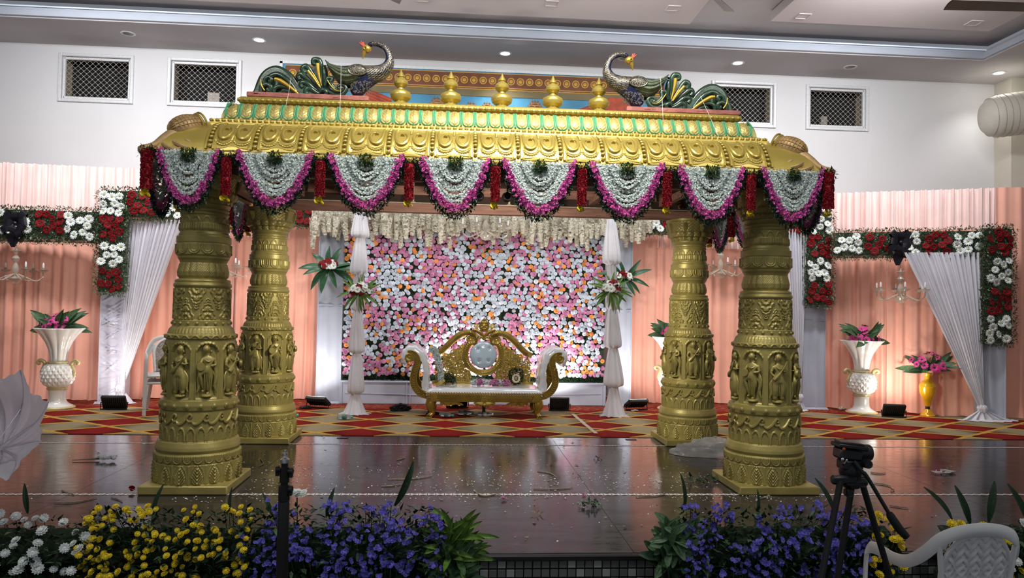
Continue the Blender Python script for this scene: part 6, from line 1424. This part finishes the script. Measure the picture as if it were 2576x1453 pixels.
for k in range(3): a = TAU*k/3+.5; g = G(); tube(g, [(0, 0, .45), (.38*math.cos(a), .38*math.sin(a), .012)], .011, 6); tube(g, [(0, 0, .16), (.2*math.cos(a), .2*math.sin(a), .24)], .007, 5); O('leg', g, t, mats='black_matt')
# ================================================================ video tripod
TY = -3.3; p0 = aty(2140, 1200, TY); t = thing('video_tripod', 'black video tripod with fluid head and pan handle, left of the plastic chair', 'tripod', (p0.x, TY, HF))
def T(px, py, dy=0): q = aty(px, py, TY+dy); return Vector((q.x-p0.x, dy, q.z-HF))
tl = math.radians(-7)
g = G(); box(g, T(2137, 1121), (.122, .075, .016), R=Euler((0, -tl, 0)), b=.004); box(g, T(2137, 1114), (.105, .05, .010), R=Euler((0, -tl, 0)), b=.003); O('camera_plate', g, t, mats='black_plastic'); 
g = G(); box(g, T(2133, 1140), (.095, .07, .045), R=Euler((0, -tl, 0)), b=.008); box(g, T(2138, 1166), (.085, .07, .05), b=.012); lathe(g, [(.03, -.035), (.033, -.03), (.033, .03), (.03, .035)], 20, c=T(2167, 1138), ax='x'); lathe(g, [(.001, -.06), (.016, -.06), (.018, -.045), (.018, -.03)], 16, c=T(2165, 1160, -.0), ax='y'); tube(g, [T(2128, 1160, -.04), T(2122, 1168, -.05)], .005, 6); lathe(g, [(.04, .0), (.043, .01), (.043, .03), (.036, .045)], 28, c=T(2139, 1194)); lathe(g, [(.03, 0), (.036, .012), (.036, .02)], 24, c=T(2139, 1201)); O('fluid_head', g, t, mats='black_plastic')
g = G(); ball(g, T(2123, 1129, -.038), (.007, .004, .006)); O('badge', g, t, mats='orange_plastic')
g = G(); ball(g, T(2120, 1155, -.04), (.007, .004, .007)); ball(g, T(2130, 1157, -.04), (.005, .004, .005)); O('lever_screws', g, t, mats='chrome')
g = G(); box(g, T(2122, 1206, -.03), (.10, .03, .035), b=.008); box(g, T(2142, 1210), (.10, .09, .035), b=.012); box(g, T(2164, 1204, .02), (.04, .05, .05), b=.012); box(g, T(2135, 1238, -.03), (.034, .03, .03), b=.006); lathe(g, [(.03, -.03), (.035, 0), (.03, .02)], 20, c=T(2142, 1206)); O('shoulder', g, t, mats='black_plastic')
for nm, a, b in ((0, (2114, 1210, -.04), (2066, 1453, -.14)), (1, (2142, 1225, .03), (2107, 1453, .0)), (2, (2168, 1212, .03), (2240, 1453, .02))):
    A = T(*a); B = T(*b); d = (B-A); k = (A.z-.02)/(A.z-B.z); Cc = A+d*k; g = G(); tube(g, [A, A+d*.5*k], [.013, .012], 8); tube(g, [A+d*.45*k, Cc], [.009, .009], 8); ball(g, Cc, .016, 0, 8, 6); box(g, A+d*.5*k, (.034, .03, .04), b=.006); O('leg', g, t, mats='black_matt')
g = G(); P = [T(2148, 1160, -.04), T(2170, 1187, -.06), T(2182, 1200, -.07), T(2240, 1297, -.09)]; tube(g, smooth_path(P, 14), .0075, 8); h = O('pan_handle', g, t, mats='black_plastic'); g = G(); tube(g, [T(2237, 1290, -.09), T(2240, 1297, -.09), T(2262, 1330, -.10), T(2281, 1350, -.105)], [.012, .0155, .0165, .014], 14); O('foam_grip', g, h, mats='black_matt')
# ================================================================ plastic chairs
def chair(label, c, rz, mat='plastic_white', backmat='plastic_white', group=None, grp_z=0):
    t = thing('plastic_armchair', label, 'chair', (c[0], c[1], c[2]), rz, group)
    half = [(.285, -.27, .0), (.280, -.262, .30), (.275, -.255, .58), (.275, -.225, .655), (.280, -.13, .675), (.282, .02, .675), (.270, .12, .70), (.245, .20, .76), (.195, .25, .835), (.11, .275, .875), (0, .283, .887)]
    P = smooth_path(half+[(-x, y, z) for x, y, z in half[-2::-1]], 96); g = G()
    def strip(P, w_, th, up=None):
        Pv, Tn, Nn = frames(P); V = []; n = len(P)
        for i in range(n):
            c_ = Pv[i]; out = Vector((c_.x, c_.y*.9, 0)); out = (out-Tn[i]*out.dot(Tn[i])); out = out.normalized() if out.length > 1e-4 else Nn[i]; b = Tn[i].cross(out)
            for a in range(10): q = TAU*a/10; V.append(tuple(c_+out*math.cos(q)*th+b*math.sin(q)*w_))
        Fc = [[i*10+a, i*10+(a+1) % 10, (i+1)*10+(a+1) % 10, (i+1)*10+a] for i in range(n-1) for a in range(10)]; g.add(V, Fc)
    strip(P, .031, .012); O('arm_and_hoop_frame', g, t, mats=mat, smooth=60)
    for s in (-1, 1):
        g = G(); tube(g, smooth_path([(s*.20, .205, .42), (s*.225, .25, .25), (s*.25, .33, 0)], 10), [.026, .024, .02], 8, flat=.7); O('leg', g, t, mats=mat)
    g = G()
    def seat(u, v): x = (u-.5)*2; y = (v-.5)*2; return (x*(.255-.03*(y+1)/2), y*.235-.02, .425-.018*(1-x*x)*(1-y*y)-(.02*max(0, -y-.8)*5))
    grid(g, seat, 20, 18); grid(g, lambda u, v: tuple(np.array(seat(1-u, v))-np.array([0, 0, .008])), 20, 18)
    for s in (-1, 1): tube(g, [(s*.26, -.25, .41), (s*.245, .19, .41)], .016, 6)
    tube(g, [(-.26, -.255, .405), (.26, -.255, .405)], .016, 6); tube(g, [(-.22, .21, .41), (.22, .21, .41)], .014, 6); O('seat', g, t, mats=mat)
    g = G(); zb, zt = .44, .862
    def bk(x, z): return (x, .20+.075*((z-zb)/.42)-.35*x*x, z)
    def lim(z): f = (z-zb)/(zt-zb); return .165+.03*f if f < .55 else (.18)*math.sqrt(max(.01, 1-((f-.55)/.47)**2))+.0
    for s in (-1, 1):
        for k in range(-18, 19):
            pts = []
            for j in range(41):
                z = zb+(zt-zb)*j/40; x = k*.034+s*(z-.65)*.8
                if abs(x) < lim(z): pts.append((*bk(x, z)[:1], bk(x, z)[1]+.0035*math.sin((j/40*12+k+ (0 if s > 0 else 1))*PI), z))
            if len(pts) > 2: tube(g, pts, .0125, 6, flat=.28)
    O('woven_backrest', g, t, mats=backmat)
    g = G(); P = [bk(lim(z), z) for z in np.linspace(zb, zt, 16)]; tube(g, [(a, b-.002, c_) for a, b, c_ in P]+[(-a, b-.002, c_) for a, b, c_ in P[::-1]], .014, 8, flat=.8)
    for s in (-1, 1): tube(g, [(s*.165, .205, .42), (s*.175, .23, .60), (s*.20, .245, .80)], .014, 6); 
    O('back_border', g, t, mats=mat); return t
chair('white plastic armchair with woven back in the bottom right corner', (2.03, -2.77, HF), math.atan2(-.03, -1)).scale = (.9, .9, .955)
for k in range(2): chair(['lower white plastic armchair of the stack behind the left front pillar', 'upper white plastic armchair of the stack behind the left front pillar'][k], (-4.04, 3.98, .009+.085*k), .38, backmat='plastic_taupe', group='stacked plastic armchairs')
# ================================================================ white photo umbrella
UY = -2.0; hub = aty(5, 1128, UY+.10); t = thing('reflector_umbrella', 'white photo umbrella seen from inside at the left edge', 'umbrella', (hub.x, hub.y, HF)); tips = [(54, 929, .0), (124, 1009, -.10), (106, 1108, -.12), (22, 1207, -.16), (-75, 1220, -.12), (-140, 1130, -.05), (-120, 1010, .02), (-45, 930, .05)]
TP = [aty(a, b, UY+c)-t.location for a, b, c in tips]; hb = hub-t.location; g = G(); N8 = 8
def can(u, v):
    k = int(u*8) % 8; f = u*8-int(u*8); a, b = TP[k], TP[(k+1) % 8]; r = a.lerp(b, f); sc_ = 1-.10*math.sin(PI*f)+.02*math.sin(f*20); p = hb.lerp(r, v*(1+(sc_-1)*v)); bul = .10*math.sin(PI*v)*(1-.25*math.sin(PI*f)); p = p+Vector((0, bul, 0))+Vector((0, .012*math.sin(f*TAU*2+v*5)*v, 0)); return tuple(p)
grid(g, can, 96, 16, closed=True); O('canopy', g, t, mats='umbrella_cloth', smooth='all')
for k in range(8): g = G(); tube(g, [tuple(hb.lerp(TP[k], v)+Vector((0, .10*math.sin(PI*v)-.008, 0))) for v in np.linspace(0, 1, 10)], .0028, 5); r = O('rib', g, t, mats='chrome'); g = G(); m_ = hb.lerp(TP[k], .48)+Vector((0, .09, 0)); tube(g, [hb+Vector((0, -.10, 0)), m_], .002, 5); O('strut', g, r, mats='chrome')
g = G(); tube(g, [hb+Vector((0, .04, 0)), hb+Vector((0, -.35, -.02))], .004, 8); O('shaft', g, t, mats='chrome'); g = G(); lathe(g, [(.001, -.03), (.014, -.028), (.016, -.01), (.012, .0), (.018, .01), (.001, .02)], 18, c=tuple(hb+Vector((0, -.08, 0))), ax='y')
for k in range(8): a = TAU*k/8; ball(g, hb+Vector((.014*math.cos(a), -.09, .014*math.sin(a))), .005, 0, 6, 4)
O('hub', g, t, mats='chrome')
g = G(); tube(g, [hb+Vector((0, -.35, -.02)), (hb.x, hb.y-.35, .02)], .014, 10)
for k in range(3): a = TAU*k/3; tube(g, [(hb.x, hb.y-.35, .45), (hb.x+.3*math.cos(a), hb.y-.35+.3*math.sin(a), .012)], .010, 6)
O('stand', g, t, mats='black_matt')
# ================================================================ fallen petals, twigs, leaf scraps
random.seed(44)
t = tag(O('fallen_petals', (lambda g: g)(G().add([(0, 0, 0)]*3, [])) if False else None), 'scattered small white petals on the dark tiles under the canopy', 'petals') if False else None
g = G()
def fleck(x, y, s, m): 
    a = rnd(0, TAU); V = [(x+s*math.cos(a+q)*rnd(.5, 1), y+s*math.sin(a+q)*rnd(.5, 1), .003+rnd(0, s*.5)) for q in (0, 1.6, 3.1, 4.6)]; g.add(V, [[0, 1, 2, 3]], m)
for _ in range(1500):
    r = random.random()
    if r < .42: x, y = random.gauss(.1, .75), random.gauss(.15, .42)
    elif r < .62: x, y = random.gauss(-1.75, .28), random.gauss(.35, .7)
    elif r < .84: x, y = random.gauss(1.9, .5), random.gauss(.1, .35)
    else: x, y = rnd(-4, 5), rnd(-1.6, 2.2)
    if -1.66 < y < 2.25 and not any(abs(x-a) < .36 and abs(y-b) < .36 for a in (-PX, PX) for b in (0, PD)): fleck(x, y, rnd(.004, .011), random.choice((0, 0, 0, 0, 1)))
for _ in range(60): fleck(rnd(-1.9, 1.9), rnd(-1.5, 2.2), rnd(.012, .022), 2)
for _ in range(130): x, y = random.choice(((-2.0, -.33), (1.75, -.25), (2.2, -.33))); fleck(x+rnd(-.35, .5), min(y-rnd(0.04, .2), -.36), rnd(.005, .012), 0)
o = O('fallen_petals', g, mats=['white_petal', 'rose_pink', 'twig'], smooth=False, kind='stuff'); tag(o, 'small white petals and flecks scattered on the dark tiles', 'petals')
for i, (a, b, c_, lab) in enumerate([((975, 1205), (1040, 1203), (1088, 1196), 'long pale twig left of centre on the dark tiles'), ((1352, 1184), (1385, 1190), (1400, 1200), 'short bent twig among petals right of centre'), ((1342, 1228), (1400, 1229), (1440, 1225), 'straight pale twig just above the white inlay line, right of centre'), ((1192, 1233), (1215, 1246), (1260, 1240), 'curved twig lying across the white inlay line at centre'),
    ((998, 1156), (1010, 1153), (1018, 1150), 'tiny dark twig behind the left of centre petals'), ((155, 1232), (170, 1238), (186, 1243), 'short twig on the inlay line at the far left'), ((137, 1263), (190, 1262), (244, 1250), 'long forked twig above the white chrysanthemums'), ((280, 1250), (295, 1254), (308, 1260), 'short twig left of the left front pillar plinth'), ((655, 1152), (662, 1165), (650, 1172), 'small pale curved twig right of the left front pillar'),
    ((2238, 1270), (2262, 1274), (2285, 1277), 'straight pale twig right of the pan handle'), ((2190, 1187), (2210, 1190), (2228, 1189), 'thin twig right of the tripod head'), ((2198, 1214), (2225, 1218), (2242, 1223), 'bent twig right of the pan handle top'), ((1600, 1248), (1640, 1247), (1672, 1243), 'pair of thin twigs at the inlay line left of the right front pillar'), ((1900, 1255), (1925, 1250), (1938, 1240), 'pale twig before the right front plinth'), ((960, 1222), (985, 1221), (1010, 1217), 'thin dark twig by the left petals')]):
    P = [atz(*q, .006) for q in (a, b, c_)]; o0 = P[1].copy(); g = G(); tube(g, smooth_path([p-o0 for p in P], 10), [.004, .0055, .003], 5); o = O('fallen_twig', g, None, (o0.x, o0.y, .006), mats='twig'); tag(o, lab, 'twig')
def scrap(label, px, py, w_, h_, mats, n, s, T_=LF, name='leaf_scrap', cat='scrap'):
    p = atz(px, py, .005); t = thing(name, label, cat, (p.x, p.y, .002)); g = G()
    for _ in range(n): v = rvec(); put(g, T_, (rnd(-w_, w_), rnd(-w_, w_)*.35, rnd(.004, h_)), rnd(.6, 1)*s, R=leafR(v) if T_ is LF else None, n=(v.x, v.y-.3, abs(v.z)+.3))
    O('pieces', g, t, mats=mats, smooth=False, kind='stuff')
scrap('green leafy sprig lying on the tiles before the sofa, near the stage edge', 1486, 1272, .075, .045, 'leaf_mid', 60, .05); scrap('brown dried leaf on the tiles left of the leafy sprig', 1353, 1293, .03, .015, 'twig', 8, .04); scrap('small leafy scrap on the tiles near the right back pillar', 1503, 1154, .035, .02, 'leaf_dark', 14, .035); scrap('dark leaf scrap right of the light stand on the tiles', 1450, 1195, .04, .015, 'leaf_dark', 10, .03)
scrap('dark leaf spray beside the right front plinth on its left', 1770, 1208, .16, .03, 'leaf_dark', 40, .07); scrap('pink petal on the tiles before the inlay line at centre', 1267, 1255, .012, .012, 'rose_pink', 4, .022, PT); scrap('pink petal on the inlay line right of centre', 1468, 1244, .01, .008, 'rose_pink', 3, .018, PT); scrap('dark dried leaf on the reddish reflection right of the pan handle', 2245, 1232, .02, .015, 'twig', 6, .035); scrap('dark dried leaf lower right of the tripod on the tiles', 2215, 1290, .018, .02, 'twig', 5, .035)
p = atz(265, 1155, .01); t = thing('white_flower_stem', 'cut white flower cluster with dark stem lying on the tiles at the left', 'flower', (p.x, p.y, .004)); g = G()
for _ in range(26): put(g, MU, (rnd(-.085, .095), rnd(-.03, .03), rnd(.012, .035)), rnd(.016, .022), (rnd(-.4, .4), -.5, 1))
O('blossom', g, t, mats='white_petal', smooth=False); g = G(); tube(g, smooth_path([(-.05, 0, .012), (-.16, -.02, .010), (-.27, -.04, .006)], 8), [.008, .006, .004], 6); O('stem', g, t, mats='twig')
p = atz(330, 1232, .01); scrap('small red dried petal left of the left front plinth', 333, 1234, .012, .03, 'gerbera_red', 4, .03, PT); scrap('dark dried bud on the tiles above the white flower cluster', 247, 1141, .02, .02, 'twig', 6, .03)
for (px, py, lab) in ((862, 1101, 'left'), (1587, 1105, 'right')): p = atz(px, py, 0); g = G(); box(g, (0, 0, 0), (.12, .06, .004), b=.001); o = O('floor_socket', g, None, (p.x, p.y, .0025), mats='black_plastic'); tag(o, 'small black socket plate set in the tiles near the carpet, '+lab+' one', 'socket')
